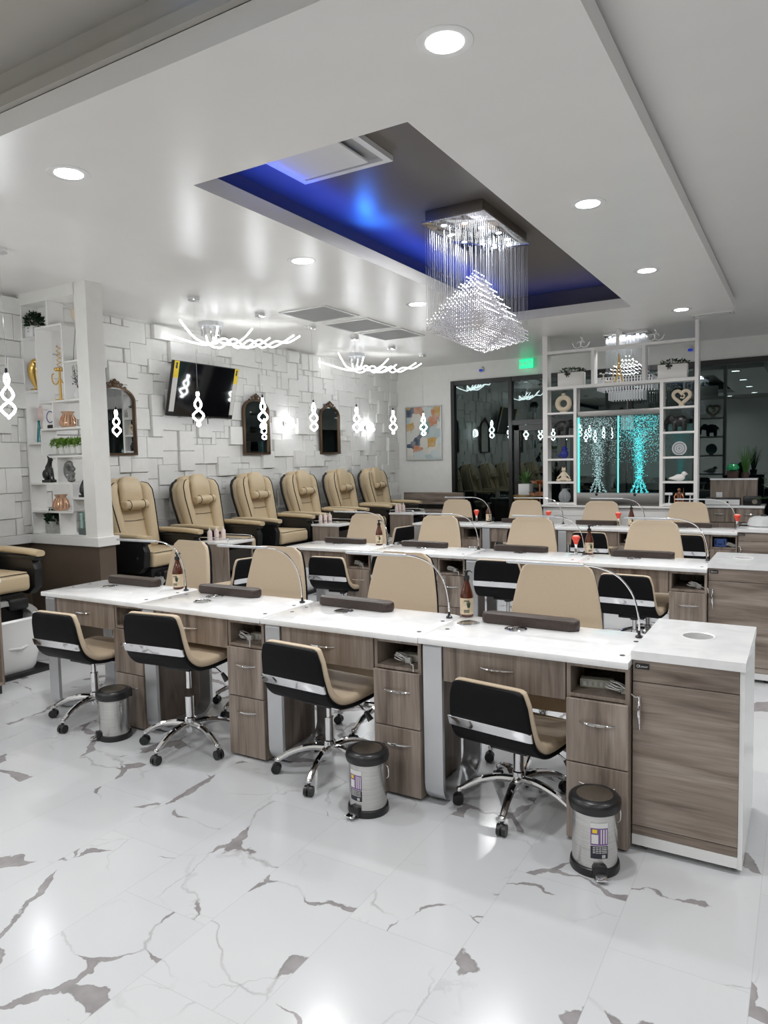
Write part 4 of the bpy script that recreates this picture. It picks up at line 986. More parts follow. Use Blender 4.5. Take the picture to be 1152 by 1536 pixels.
def jar(label, loc, s=1.):
    t = thing('glass_jar', label, 'jar', loc)
    B().lathe([(r*s, z*s) for r, z in ((.001, 0), (.05, 0), (.066, .018), (.07, .045), (.058, .085), (.042, .112), (.048, .128), (.058, .142), (.053, .142), (.040, .118), (.001, .105))], seg=28).done('jar_body', 'amber_jar', t)
    b = B()
    for k in range(14): a = 2*PI*k/14; b.tube([((.0665*math.cos(a+.05*q))*s*f, (.0665*math.sin(a+.05*q))*s*f, z*s) for q, (f, z) in enumerate(((1.0, .02), (1.06, .045), (.9, .085), (.66, .11)))], .003, 5)
    b.done('facets', 'copper', t)
    return t
jar('rose gold faceted glass jar on the shelf board above the green plant row', (-5.65, 4.072, 1.9103)); jar('rose gold faceted glass jar on a lower board below the black cat', (-5.815, 4.074, 1.1703), 1.02)
t = thing('glass_vase', 'slim teal glass vase in the side cell of the partition shelf', 'vase', (-6.03, 4.045, 1.7903)); B().lathe([(.001, 0), (.026, 0), (.024, .05), (.017, .12), (.011, .19), (.013, .20), (.009, .20), (.001, .15)], seg=20).done('vase_body', 'teal_glass', t)
t = thing('face_plate', 'round blue and white plate on a stand in the shelf cell beside the jar', 'plate', (-5.87, SC, 1.9103))
B().cyl((0, -.008, .105), (0, .006, .105), .072, seg=28).done('plate_disc', 'statue_white', t); B().tube([(.05*math.cos(a), -.009, .105+.05*math.sin(a)) for a in [2*PI*k/24 for k in range(24)]], .004, 6, True).done('blue_ring', 'blue_glass', t); b = B(); b.box(-.035, .035, -.02, .025, 0, .034, .004); b.done('stand', 'black_plastic', t)
t = thing('coral_ornament', 'pale pink looped ornament in the side cell under the gold sculpture', 'ornament', (-6.075, 4.11, 1.7903)); B().tube([(-.02+.035*math.cos(a)*math.cos(a*.5), .0, .26+.075*math.sin(a)) for a in [4*PI*k/48 for k in range(48)]], .008, 8, True).done('loop', 'pink_bottle', t); B().cyl((0, 0, 0), (-.01, 0, .19), .008).done('stem', 'pink_bottle', t)
# row of little herb cups on a tray
tr = B(); tr.box(-5.87, -5.45, 4.01, 4.13, 1.6653, 1.680, .003); tag(tr.done('plant_tray', 'vent_grey'), 'long low grey tray under the five small green plants', 'tray')
pl = thing('herb_cup', '', 'plant')
B().lathe([(.001, 0), (.024, 0), (.033, .075), (.030, .075), (.028, .06), (.001, .06)], seg=18).done('cup', 'statue_white', pl)
leaves(210, .042, 8, 1., 1., .85, .024, (0, 0, .095)).done('foliage', 'leaf_lime', pl, smooth=False, recalc=False)
for k in range(5):
    o = pl if k == 0 else dup(pl, (0, 0, 0)); o.location = (-5.825+k*.082, SC, 1.6803); o.rotation_euler = (0, 0, k*1.3); o['label'] = 'small green plant in a white cup on the tray, %s from the wall' % pn[k]; o['group'] = 'herb cups on the tray'
# black sitting cat
b = B(); b.box(-.072, .072, -.032, .032, .0, .028); b.ball((-.028, 0, .085), .055, .95, .75, 1.1); b.ball((.0, 0, .145), .042, .9, .75, 1.3)
b.tube([(.0, 0, .16), (.018, 0, .205), (.028, 0, .228)], [.030, .022, .022], 12); b.ball((.032, 0, .242), .026, 1.1, .85, .95); b.tube([(.045, 0, .238), (.066, 0, .232)], [.017, .010], 10)
for s in (-1, 1): b.tube([(.018, s*.012, .262), (.010, s*.016, .288)], [.010, .002], 8); b.tube([(.022, s*.014, .15), (.040, s*.015, .08), (.042, s*.016, .028)], [.016, .011, .010], 8); b.tube([(.040, s*.016, .034), (.058, s*.016, .033)], [.011, .008], 8)
b.tube(smoothpts([(-.07, 0, .04), (-.085, .01, .06), (-.075, .02, .10)], 4), .008, 8)
o = fuse(b.done('cat_statue', 'statue_black'), .0055); o.location = (-5.93, 4.048, 1.4253); o.scale = (.95, .95, .86); tag(o, 'glossy black sitting cat statue on the partition shelf', 'statue')
# silver squirrel
b = B(); b.ball((-.0, 0, .02), .04, 1.1, .8, .5); b.ball((.005, 0, .065), .035, .9, .8, 1.3); b.ball((.028, 0, .118), .024, 1.15, .85, .95); b.ball((.04, .0, .075), .013)
for s in (-1, 1): b.tube([(.02, s*.012, .135), (.016, s*.014, .155)], [.008, .002], 6); b.tube([(.02, s*.016, .085), (.042, s*.008, .078)], .008, 6)
pts = smoothpts([(-.025, 0, .03), (-.055, 0, .07), (-.052, 0, .13), (-.028, 0, .165), (-.005, 0, .16), (-.012, 0, .138)], 5); b.tube(pts, [.014+.018*math.sin(PI*(i+2)/(len(pts)+2)) for i in range(len(pts))], 10)
o = fuse(b.done('squirrel_figurine', 'grey_figure'), .0055); o.location = (-5.63, SC, 1.4253); tag(o, 'silver grey squirrel figurine on the partition shelf', 'figurine')
t = thing('teardrop_statue', 'black teardrop statue on a square foot beside the column', 'statue', (-5.47, SC, 1.2953)); B().lathe([(.001, .018), (.02, .02), (.036, .045), (.034, .08), (.02, .12), (.006, .148), (.001, .152)], seg=20).done('body', 'statue_black', t); b = B(); b.box(-.032, .032, -.03, .03, 0, .02, .002); b.done('foot', 'statue_black', t)
t = thing('glass_block', 'clear glass picture block with pink bird shape in the lowest cell beside the column', 'ornament', (-5.49, SC, .9617)); b = B(); b.box(-.065, .065, -.012, .012, 0, .20, .002); b.done('block', 'clear_glass', t, smooth=False); b = B(); b.ball((.035, 0, .14), .022, 1, .2, 1.7); b.done('pink_shape', 'pink_bottle', t); b = B(); b.box(-.064, .064, -.009, .009, .004, .05); b.done('grey_band', 'vent_grey', t, smooth=False)
# ================================================================== DIVIDER WITH BUBBLE WALL
DY0, DY1 = 9.20, 9.36; DC = 9.28
b = B(); b.box(-2.99, -1.10, DY0+.02, DY1-.02, 0, .90)
for k in range(8): b.box(-2.99, -1.10, DY0, DY0+.0202, .01+k*.111, .117+k*.111, .002, 1)
struct(b.done('wall_divider', 'trim_white', smooth=False))
b = B(); b.box(-3.01, -1.08, DY0-.03, DY1+.03, .8995, .925, .003); struct(b.done('trim_4', 'trim_white', smooth=False))
t = thing('divider_shelf', 'tall white post and shelf frame around the bubble wall', 'shelf')
def db(x0, x1, z0, z1, name): B().box(x0, x1, DY0, DY1, z0, z1, .002, 1).done(name, 'trim_white', t, smooth=False)
db(-2.99, -2.925, .9253, HC, 'post'); db(-1.148, -1.105, .9253, HC, 'post')
db(-2.925, -1.148, 2.885, 2.92, 'rail'); db(-2.925, -1.148, 2.425, 2.465, 'rail')
for x, z0, z1 in ((-2.34, 2.465, 2.885), (-1.725, 2.465, 2.885), (-2.035, 2.92, HC)): db(x-.02, x+.02, z0, z1, 'upright')
db(-2.585, -2.545, .9253, 2.425, 'inner_post'); db(-1.535, -1.495, .9253, 2.425, 'inner_post')
LZ = (2.13, 1.83, 1.53, 1.23, .955)
for z in LZ: db(-2.925, -2.585, z-.025, z, 'shelf_board'); db(-1.495, -1.148, z-.025, z, 'shelf_board')
# bubble wall
t = thing('bubble_wall', 'glowing teal bubble water panel framed in brushed steel', 'water feature', (-2.04, DC, 0))
B().box(-.504, .504, -.06, .06, 2.055, 2.125, .003).done('top_trough', 'steel_dark', t); B().box(-.504, .504, -.085, .07, .9255, 1.085, .004).done('base_trough', 'steel_dark', t)
for x in (-.25, .22): B().cyl((x, -.087, 1.065), (x, -.083, 1.065), .018, seg=16).done('port', 'frame_black', t)
for x0, x1 in ((-.49, -.008), (.012, .495)): B().box(x0, x1, -.02, .02, 1.086, 2.054).done('glass_panel', 'clear_glass', t, smooth=False)
for x in (-.497, .002): B().box(x-.007, x+.007, -.022, .022, 1.086, 2.054).done('led_edge', 'teal_led', t, smooth=False)
rb = random.Random(5)
def bubbles(seed, xc, mt, n, n2, name):
    rr = random.Random(seed); b = B(); x0, x1 = (xc-.245, xc+.235)
    for k in range(n):
        z = rr.random()**1.15*.96; roots = [-.095, -.03, .03, .095]
        if z < .20: c = rr.choice(roots)*(1-z/.24); w_ = .008
        elif z < .6: c = 0; w_ = .028+.02*(z-.2)
        else: c = 0; w_ = .03+(z-.6)*.33
        x = xc+c+rr.gauss(0, w_); 
        if not x0 < x < x1: continue
        b.bead((x, rr.uniform(-.026, .026)-.0, 1.088+z), rr.uniform(.0028, .0062))
    for k in range(n2):
        z = .35+rr.random()**.6*.6; b.bead((rr.uniform(x0, x1), rr.uniform(-.024, .024), 1.088+z), rr.uniform(.0020, .0046))
    o = b.done(name, mt, t, smooth=False, recalc=False); o['kind'] = 'stuff'
bubbles(1, -.255, 'bubble_white', 1300, 1300, 'bubbles'); bubbles(2, .255, 'bubble_teal', 1500, 800, 'bubbles'); bubbles(9, .255, 'bubble_white', 250, 800, 'bubbles')
# ornaments in the divider cells
CL, CR = -2.755, -1.32
def onring(x, z, label, mt):
    t = thing('ring_sculpture', label, 'sculpture', (x, DC, z)); b = B(); b.tube([(.078*math.cos(a), 0, .115+.078*math.sin(a)) for a in [2*PI*k/28 for k in range(28)]], .033, 10, True); b.done('ring', mt, t); b = B(); b.box(-.04, .04, -.03, .03, 0, .012); b.done('foot', mt, t); b = B(); b.ball((0, 0, .235), .022, 1.3, .8, .7); b.done('knob', mt, t)
onring(CL+.02, LZ[0]+.0003, 'beige ring sculpture in the top cell of the divider on the exit sign side', 'statue_cream')
def elephant(x, z, label, flip=1, s=1.):
    b = B(); b.ball((0, 0, .125), .085, 1.15, .62, .85); b.ball((.105*flip, 0, .155), .05, 1, .8, 1.1)
    for u in (-.055, .055):
        for v in (-.028, .028): b.tube([(u, v, .11), (u, v, .0)], [.030, .024], 10)
    b.tube(smoothpts([(.14*flip, 0, .16), (.165*flip, 0, .11), (.165*flip, 0, .05), (.175*flip, 0, .03)], 4), [.024-.0012*i for i in range(13)], 8)
    for v in (-1, 1): b.ball((.085*flip, v*.045, .15), .042, .8, .25, 1.15)
    b.tube([(-.10*flip, 0, .15), (-.115*flip, 0, .08)], .007, 6)
    bmesh.ops.scale(b.bm, vec=(s, s, s), verts=b.bm.verts)
    o = fuse(b.done('elephant_statue', 'statue_black'), .008); o.location = (x, DC, z); tag(o, label, 'statue')
elephant(CL, LZ[1]+.002, 'black elephant statue in the divider under the beige ring', 1, .98); elephant(CR, LZ[1]+.002, 'black elephant statue in the divider under the cream heart', -1, .98)
b = B(); b.ball((0, 0, .06), .055, 1, .8, 1.05); b.ball((0, 0, .125), .036, 1, .9, 1); b.tube([(.03, 0, .125), (.055, 0, .118)], [.010, .002], 8); b.tube([(-.04, 0, .05), (-.09, 0, .03)], [.025, .008], 8); b.box(-.03, .03, -.02, .02, 0, .012)
o = fuse(b.done('bird_figurine', 'blue_glass'), .006); o.location = (CL+.03, DC, LZ[2]+.001); tag(o, 'cobalt blue round bird figurine in the divider', 'figurine')
b = B(); b.ball((0, 0, .028), .05, 1.4, .8, .5); b.tube([(0, 0, .03), (0, 0, .12)], [.042, .026], 12); b.ball((0, 0, .15), .030, 1, .9, .95)
for s in (-1, 1): b.tube([(s*.015, 0, .168), (s*.022, 0, .195)], [.012, .002], 8); b.tube(smoothpts([(s*.025, 0, .115), (s*.055, -.005, .075), (s*.085, -.01, .045)], 4), .011, 8); b.tube(smoothpts([(s*.03, 0, .02), (s*.09, -.01, .018), (s*.04, -.035, .015)], 4), .015, 8)
o = fuse(b.done('cat_figurine', 'statue_cream'), .006); o.location = (CL+.02, DC, LZ[3]+.001); tag(o, 'small cream cat figurine sitting cross-legged in the divider', 'figurine')
t = thing('ribbed_vase', 'round grey-white ribbed glass vase in the lowest divider cell', 'vase', (CL+.03, DC, LZ[4]+.0003))
b = B(); prof = [(.04, 0), (.066, .03), (.075, .075), (.066, .12), (.035, .155), (.03, .175), (.036, .185)]; b.rings([[(r_*(1+.07*math.cos(12*a))*math.cos(a), r_*(1+.07*math.cos(12*a))*math.sin(a), z) for a in [2*PI*k/96 for k in range(96)]] for r_, z in prof]); b.done('vase_body', 'smoke_glass', t)
t = thing('heart_sculpture', 'cream open heart sculpture in the top divider cell on the plant side', 'sculpture', (CR+.02, DC, LZ[0]+.0003))
b = B(); hp = [(.0062*16*math.sin(a)**3*.95, 0, .115+.0058*(13*math.cos(a)-5*math.cos(2*a)-2*math.cos(3*a)-math.cos(4*a))) for a in [2*PI*k/60 for k in range(60)]]; b.tube(hp, .021, 10, True); b.done('heart', 'statue_cream', t); b = B(); b.tube(smoothpts([(0, 0, .15), (.03, 0, .13), (.02, 0, .10), (-.015, 0, .105)], 4), .009, 8); b.done('curl', 'statue_cream', t); b = B(); b.box(-.03, .03, -.025, .025, 0, .02, .003); b.done('foot', 'statue_cream', t)
t = thing('glass_plate', 'round clear pressed glass plate standing in the divider', 'plate', (CR+.0, DC, LZ[2]+.0003)); B().cyl((0, -.006, .095), (0, .006, .095), .085, seg=32).done('disc', 'smoke_glass', t)
b = B(); [b.tube([(r_*math.cos(a), -.008, .095+r_*math.sin(a)) for a in [2*PI*k/28 for k in range(28)]], .004, 6, True) for r_ in (.022, .045, .078)]; b.done('rings', 'crystal_bar', t); b = B(); b.box(-.03, .03, -.02, .02, 0, .015); b.done('stand', 'frame_black', t)
b = B(); b.ball((0, 0, .055), .05, 1.35, .75, .85); b.ball((.055, 0, .10), .032, 1, .85, .95); b.tube([(.08, 0, .10), (.105, 0, .095)], [.010, .002], 8); b.tube([(-.05, 0, .05), (-.12, 0, .045)], [.028, .008], 8)
o = fuse(b.done('bird_statue', 'statue_white'), .006); o.location = (CR-.0, DC, LZ[3]-.012); tag(o, 'white bird statue with a long tail in the divider', 'statue')
t = thing('figurine', 'small bronze standing figurine in the lowest divider cell on the plant side', 'figurine', (CR, DC, LZ[4]+.0003))
b = B(); b.tube([(0, 0, .0), (0, 0, .07), (0, 0, .12), (0, 0, .15)], [.03, .026, .034, .012], 12); b.ball((0, 0, .172), .02); [b.tube([(s*.03, 0, .125), (s*.05, -.01, .085), (s*.045, -.02, .02)], [.010, .009, .008], 8) for s in (-1, 1)]
f_ = b.done('body', 'copper', t); B().cyl((.045, -.02, .0), (.055, -.02, .19), .003, seg=6).done('staff', 'copper', t)
for k, dx in enumerate((-.115, .12)):
    t = thing('phone_stand', ['white angled stand beside the bronze figurine, towards the bubble wall', 'white angled stand beside the bronze figurine, towards the outer post'][k], 'stand', (CR+dx, DC-.02, LZ[4]+.0003))
    b = B(); b.box(-.03, .03, -.035, .035, 0, .008, .003); b.done('foot', 'white_gloss', t); B().tube([(0, .02, .006), (.012, .0, .11)], .008, 8).done('arm', 'white_gloss', t); b = B(); b.box(-.045, .045, -.02, .02, .105, .135, .006); b.done('head', 'white_gloss', t)
for k, x in enumerate((-2.66, -1.40)):
    t = thing('gift_box', ['long white gift box with black bow on the divider rail, exit sign side', 'long white gift box with black bow on the divider rail, plant side'][k], 'gift box', (x+(.03 if k == 0 else 0), DC, 2.4653))
    B().box(-.165, .165, -.06, .06, 0, .17, .003).done('box_body', 'statue_white', t); b = B(); b.tube(smoothpts([(-.045, -.068, .125), (-.05, -.068, .165), (-.02, -.068, .155), (-.05, -.068, .165+.0)], 3), .006, 6); b.ball((-.055, -.066, .15), .02, 1, .4, .7); b.ball((-.015, -.066, .15), .02, 1, .4, .7); b.tube([(-.035, -.066, .15), (-.05, -.066, .11)], .005, 6); b.tube([(-.035, -.066, .15), (-.02, -.066, .112)], .005, 6); b.done('bow', 'frame_black', t)
    leaves(160, .14, 30+k, 1.25, .35, .22, .03, (0, 0, .195)).done('garland', 'leaf_dark', t, smooth=False, recalc=False)
t = thing('gold_tower', 'slender gold lattice tower ornament on the divider rail', 'ornament', (-2.03, DC-.02, 2.4653))
for s in (-1, 1):
    for v in (-1, 1): B().tube(smoothpts([(s*.045, v*.03, 0), (s*.022, v*.018, .10), (s*.008, v*.008, .25), (0, 0, .36)], 4), .006, 6).done('leg', 'gold', t)
b = B(); b.box(-.03, .03, -.025, .025, .085, .098); b.box(-.016, .016, -.014, .014, .19, .20); b.done('platform', 'gold', t)
t = thing('candle_holder', 'curved white candle holder with flower cups beside the gold tower', 'candle holder', (-2.16, DC-.02, 2.4653))
B().tube(smoothpts([(.06, 0, .20), (.055, 0, .06), (.0, 0, .012), (-.05, 0, .05), (-.06, 0, .10)], 5), .008, 8).done('arm', 'statue_cream', t); b = B(); [b.ball((-.06+dx, 0, .115+.006*abs(dx)*60), .016, 1.1, 1, .6) for dx in (-.035, 0, .035)]; b.done('flower_cups', 'statue_white', t); B().lathe([(.001, 0), (.03, 0), (.028, .008), (.001, .01)], seg=16).done('base', 'statue_cream', t)
for k, x in enumerate((-2.46, -1.58)):
    t = thing('hanging_swirl', ['clear swirl ornament hanging from the ceiling, exit sign side of the small chandelier', 'clear swirl ornament hanging from the ceiling, plant side of the small chandelier'][k], 'ornament', (x, DC-.18, HC))
    B().cyl((0, 0, 0), (0, 0, -.10), .0025, seg=6).done('wire', 'chrome', t); b = B()
    for s in (-1, 1): b.tube([((.005+.0085*q)*math.cos(q*.8)*s+s*.035, 0, -.155+(.005+.0085*q)*math.sin(q*.8)) for q in range(9)], .006, 6)
    b.tube([(0, 0, -.08), (.02, 0, -.11), (0, 0, -.13)], .006, 6); b.done('scroll', 'crystal_bar', t)
# ================================================================== CHANDELIERS
t = thing('crystal_chandelier', 'large crystal pyramid chandelier hanging from a rectangular plate in the dark recess', 'chandelier', (-2.10, 5.0, 3.285))
B().box(-.215, .215, -.44, .44, -.075, 0, .004).done('canopy', 'lid_metal', t); B().box(-.235, .235, -.46, .46, -.087, -.075, .002).done('mirror_plate', 'chrome', t)
for sx_, sy_ in ((-.12, -.34), (-.16, -.12), (-.16, .10), (-.06, .22), (.02, -.30), (.08, -.14), (.14, .04), (.14, .22), (.10, .36), (-.02, .36)):
    lp = B().lathe([(.022, -.0885), (.028, -.0885), (.028, -.086), (.022, -.086)], (sx_, sy_, 0), 16, cap=False).done('spot_ring', 'chrome', t)
    B().lathe([(.001, -.090), (.020, -.0895), (.020, -.0875), (.001, -.087)], (sx_, sy_, 0), 16).done('spot_lens', 'lamp_lens', lp)
for sx_, sy_ in ((0, -.2), (0, .2)):
    ld = bpy.data.lights.new('chandelier_lamp', 'AREA'); ld.shape = 'RECTANGLE'; ld.size = .3; ld.size_y = .3; ld.energy = 9; ld.color = (.97, .98, 1)
    lo = bpy.data.objects.new('chandelier_lamp', ld); C.objects.link(lo); lo.parent = t; lo.location = (sx_, sy_, -.095)
nx, ny = 15, 26; bs = B(); bb = B(); rr = random.Random(3); ZS = .027
for i in range(nx):
    for j in range(ny):
        u = (i/(nx-1)-.5)*2; v = (j/(ny-1)-.5)*2; x, y = u*.215, v*.44
        d = max(abs(u), (abs(v)-.22)/.78); top = -.345-.40*max(0, d); bot = -.815-.115*(1-max(0, d))
        edge = max(abs(u), abs(v)) > .86
        if edge or rr.random() < .3: bs.tube([(x, y, -.087), (x, y, bot)], .0009, 3, cap=False)
        for k in range(40):
            z = -.34-ZS*k
            if bot <= z <= top: bb.bead((x, y, z), .0070)
        bb.bead((x, y, bot), .0080)
o = bs.done('hanging_wires', 'strand', t, smooth=False, recalc=False); o['kind'] = 'stuff'
o = bb.done('crystal_beads', 'crystal', t, smooth=False, recalc=False); o['kind'] = 'stuff'
t = thing('crystal_chandelier', 'small tiered crystal chandelier hanging behind the divider above the bubble wall', 'chandelier', (-2.0, 9.62, HC))
B().box(-.27, .27, -.17, .17, -.045, 0, .004).done('canopy', 'chrome', t)
for k in range(8):
    lp = B().lathe([(.018, -.047), (.022, -.047), (.022, -.044)], (-.20+.057*k, -.10+.06*(k % 3), 0), 12, cap=False).done('spot_ring', 'chrome', t); B().lathe([(.001, -.049), (.017, -.048), (.017, -.046)], (-.20+.057*k, -.10+.06*(k % 3), 0), 12).done('spot_lens', 'lamp_lens', lp)
ld = bpy.data.lights.new('chandelier_lamp', 'AREA'); ld.shape = 'RECTANGLE'; ld.size = .4; ld.size_y = .2; ld.energy = 7
lo = bpy.data.objects.new('chandelier_lamp', ld); C.objects.link(lo); lo.parent = t; lo.location = (0, 0, -.055)
bs = B(); bb = B(); rods = B()
for i in range(12):
    for j in range(7):
        u, v = i/5.5-1, j/3-1; x, y = u*.24, v*.14; d = max(abs(u), abs(v)); top = -.28-.22*d
        bs.tube([(x, y, -.045), (x, y, -.54)], .0012, 3, cap=False)
        for k in range(int((.54+top)/.045)+1): bb.bead((x, y, top-.045*k), .008)
for w_, d_, z0, z1, n in ((.335, .18, -.735, -.57, 20), (.205, .12, -.86, -.745, 13), (.06, .045, -1.24, -1.04, 5)):
    for i in range(n):
        for yy in (-d_, d_): x = -w_+2*w_*i/(n-1); rods.box(x-.008, x+.008, yy-.006, yy+.006, z0, z1)
    for i in range(max(2, n//2)):
        for xx in (-w_, w_): y = -d_+2*d_*i/max(1, n//2-1); rods.box(xx-.006, xx+.006, y-.008, y+.008, z0, z1)
    rods.box(-w_, w_, -d_, -d_+.004, z1-.004, z1+.004); rods.box(-w_, w_, d_-.004, d_, z1-.004, z1+.004)
for z in (-.56, -.84): bs.tube([(0, 0, z), (0, 0, z-.24)], .002, 4, cap=False)
for nm, q, mt in (('hanging_wires', bs, 'strand'), ('crystal_beads', bb, 'crystal'), ('crystal_rods', rods, 'crystal_bar')): o = q.done(nm, mt, t, smooth=False, recalc=False); o['kind'] = 'stuff'
# ================================================================== BACK WALL THINGS
t = thing('exit_sign', 'lit green EXIT sign on the back wall above the glass door', 'sign', (-3.80, YB-.06, 3.02))
B().box(-.115, .115, -.025, .025, -.075, .075, .004).done('housing', 'clear_glass', t); B().box(-.108, .108, -.022, -.005, -.068, .068).done('lit_panel', 'exit_green', t, smooth=False)
text_mesh('EXIT', .10, 'lettering', 'label_white', t, (0, -.0262, 0)); B().cyl((0, .02, 0), (0, .06, 0), .03).done('wall_mount', 'white_gloss', t)
for x, z, lb in ((-4.57, 2.985, 'near the framed painting'), (-1.42, 3.01, 'above the divider shelf')):
    t = thing('wall_sensor', 'small white wall sensor with blue face high on the back wall, '+lb, 'sensor', (x, YB-.002, z))
    B().cyl((0, 0, .045), (0, -.03, .045), .02).done('mount', 'white_gloss', t); b = B(); b.ball((0, -.045, 0), .042, 1, .6, 1); b.done('body', 'white_gloss', t); b = B(); b.ball((0, -.058, -.004), .033, 1.1, .5, .75); b.done('lens', 'blue_lens', t)
t = thing('framed_painting', 'framed abstract painting in grey, teal and ochre on the back wall', 'painting', (-5.66, YB-.003, 2.005))
b = B(); 
for x0, x1, z0, z1 in ((-.345, .345, .445, .46), (-.345, .345, -.46, -.445), (-.345, -.33, -.445, .445), (.33, .345, -.445, .445)): b.box(x0, x1, -.03, 0, z0, z1)
b.done('frame', 'silver', t, smooth=False); B().box(-.33, .33, -.018, -.002, -.445, .445).done('canvas', 'abstract_paint', t, smooth=False)
t = thing('waiting_bench', 'grey wood bench with black slots against the back wall by the corner', 'bench', (-5.40, 10.45, 0))
B().box(-.56, .56, .30, .36, .80, 1.0, .004).done('back_panel', 'wood_h', t, smooth=False); B().box(-.56, .56, .28, .30, .30, .80).done('slot_board', 'frame_black', t, smooth=False)
B().box(-.50, .56, -.05, .25, .66, .73, .03, 3).done('bench_seat', 'wood_h', t); B().box(-.52, .52, .0, .28, .10, .60).done('bench_base', 'frame_black', t, smooth=False)
for x in (-.53, .53): B().box(x-.03, x+.03, .0, .30, 0, .80).done('side_panel', 'wood', t, smooth=False)
t = thing('round_planter', 'gold round pedestal planter behind the back row, under the white potted palm', 'planter', (-3.58, 10.2, 0)); B().lathe([(.001, 0), (.17, 0), (.16, .3), (.17, .9), (.185, .96), (.185, 1.0), (.001, 1.0)], seg=32).done('pedestal', 'gold', t)
def palm(name, label, loc, w_, h, n, L_, potm, lm, seed, square=True):
    t = thing(name, label, 'plant', loc); rr = random.Random(seed)
    if square: b = B(); b.box(-w_, w_, -w_, w_, 0, h, .006); b.done('pot', potm, t)
    else: B().lathe([(.001, 0), (w_*.8, 0), (w_, h), (w_*.92, h), (w_*.9, h*.9), (.001, h*.9)], seg=28).done('pot', potm, t)
    for k in range(n):
        a = 2*PI*k/n*2.4+rr.uniform(-.2, .2); el = rr.uniform(.5, 1.35); q = L_*rr.uniform(.75, 1.1); d = Vector((math.cos(a)*math.cos(el), math.sin(a)*math.cos(el), math.sin(el))); side = Vector((-math.sin(a), math.cos(a), 0)); b = B(); prev = None; m_ = 7
        for i in range(m_+1):
            u = i/m_; p = Vector((0, 0, h*.95))+d*q*u+Vector((0, 0, -.45*q*u*u*math.cos(el))); wv = .018*math.sin(PI*min(1, .12+.88*u))+.0004
            cur = (b.bm.verts.new(p+side*wv), b.bm.verts.new(p+Vector((0, 0, -.004))), b.bm.verts.new(p-side*wv))
            if prev: b.bm.faces.new((prev[0], prev[1], cur[1], cur[0])); b.bm.faces.new((prev[1], prev[2], cur[2], cur[1]))
            prev = cur
        b.done('leaf', lm, t, recalc=False)
    return t
palm('potted_palm', 'green spiky palm in a white square pot on the gold pedestal', (-3.58, 10.2, 1.0005), .085, .165, 22, .30, 'white_gloss', 'leaf_green', 4)
t = thing('tiered_tray', 'rose gold two-tier petal tray stand beside the divider', 'tray', (-3.28, 9.95, 0))
B().lathe([(.001, 0), (.13, 0), (.12, .015), (.012, .03), (.012, 1.22), (.001, 1.23)], seg=20).done('stand', 'copper', t)
for z, r_ in ((1.0, .16), (1.17, .13)):
    b = B(); b.rings([[(R_*(1+.10*math.cos(8*a))*math.cos(a), R_*(1+.10*math.cos(8*a))*math.sin(a), zz) for a in [2*PI*k/64 for k in range(64)]] for R_, zz in ((.02, z), (r_*.7, z+.005), (r_, z+.05), (r_*.96, z+.052), (r_*.66, z+.015), (.02, z+.01))]); b.done('petal_tray', 'copper', t)
# credenza on the plant side
t = thing('credenza', 'grey wood credenza with white top and raised back box beside the divider', 'cabinet', (-.78, 10.0, 0))
B().box(-.33, .36, -.22, .24, .875, .905, .003).done('credenza_top', 'quartz', t); B().box(-.32, .34, -.19, .24, .03, .8745).done('carcass', 'wood', t, smooth=False)
for x0, x1 in ((-.31, .03), (.05, .335)):
    d = B().box(x0, x1, -.208, -.191, .70, .865, .001, 1).done('drawer', 'wood', t, smooth=False); handle(d, (x0+x1)/2-.06, (x0+x1)/2+.06, -.208, .80)
    d = B().box(x0, x1, -.208, -.191, .05, .69, .001, 1).done('cabinet_door', 'wood', t, smooth=False); handle(d, (x0+x1)/2-.06, (x0+x1)/2+.06, -.208, .62)
hb = B().box(-.27, .26, .02, .24, .9055, 1.215).done('back_box', 'wood', t, smooth=False); B().box(-.275, .265, .012, .245, 1.215, 1.235).done('box_top', 'quartz', hb, smooth=False)
b = B(); b.box(-.20, -.13, .012, .0195, .98, 1.06, .002); b.done('outlet', 'white_gloss', hb)
t = thing('media_receiver', 'flat silver-fronted receiver box on the credenza', 'receiver', (-.88, 9.86, .9053)); B().box(-.21, .19, -.06, .08, 0, .095, .003).done('case', 'frame_black', t); B().box(-.205, .185, -.064, -.0605, .008, .075).done('front_panel', 'white_plastic', t, smooth=False); b = B(); b.ball((.05, -.066, .04), .014, 1, .5, 1); b.done('dial', 'frame_black', t)
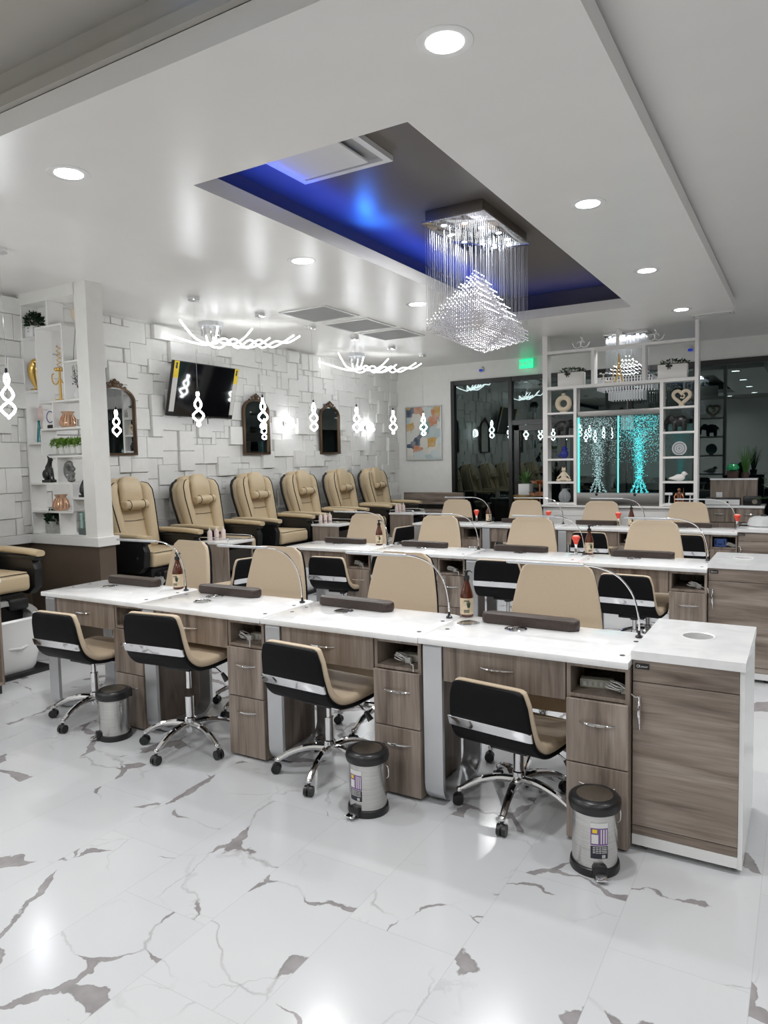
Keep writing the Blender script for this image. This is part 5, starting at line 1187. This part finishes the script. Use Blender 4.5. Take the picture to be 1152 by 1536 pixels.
t = thing('speaker_box', 'small dark speaker box on the credenza beside the receiver', 'speaker', (-.55, 9.88, .9053)); B().box(-.11, .09, -.06, .07, 0, .115, .012).done('case', 'frame_black', t); B().cyl((.02, -.062, .05), (.02, -.058, .05), .03, seg=20).done('cone', 'lid_metal', t)
t = thing('glass_pumpkin', 'green ribbed glass ornament in a brown pot on the raised box of the credenza', 'ornament', (-.80, 10.12, 1.2353)); B().lathe([(.001, 0), (.06, 0), (.075, .09), (.001, .09)], seg=20).done('pot', 'pot_brown', t)
b = B(); b.rings([[(R_*(1+.10*abs(math.cos(4*a)))*math.cos(a), R_*(1+.10*abs(math.cos(4*a)))*math.sin(a), zz) for a in [2*PI*k/48 for k in range(48)]] for R_, zz in ((.03, .085), (.062, .11), (.068, .14), (.05, .175), (.015, .19))]); b.done('glass_body', 'green_glass', t)
t = thing('grass_plant', 'thin upright grass plant beside the green glass ornament', 'plant', (-.66, 10.16, 1.2353)); B().lathe([(.001, 0), (.04, 0), (.05, .07), (.001, .07)], seg=18).done('pot', 'pot_brown', t)
b = B(); rr = random.Random(11)
for k in range(60): a, s = rr.uniform(0, 2*PI), rr.uniform(.02, .13); h = rr.uniform(.2, .36); b.tube([(.02*math.cos(a), .02*math.sin(a), .06), (s*.5*math.cos(a), s*.4*math.sin(a), .06+h*.6), (s*math.cos(a), s*.7*math.sin(a), .06+h)], [.0022, .0018, .0006], 4)
b.done('grass_blades', 'leaf_green', t)
palm('potted_palm', 'tall palm in a gold planter at the frame edge beside the credenza', (-.20, 9.95, 0), .17, .98, 20, .55, 'gold', 'leaf_green', 8, False)
t = thing('paraffin_warmer', 'pale grey domed warmer with dark knob on the back row end cabinet', 'warmer', (-.36, 8.22, .8095)); B().lathe([(.001, 0), (.15, 0), (.155, .01), (.148, .03), (.13, .075), (.09, .095), (.001, .10)], seg=36).done('dome', 'lid_grey', t); b = B(); b.ball((0, 0, .105), .03, 1, 1, .55); b.done('knob', 'frame_black', t); b = B(); b.box(-.22, -.14, -.10, -.06, 0, .014, .004); b.done('clip', 'frame_black', t)
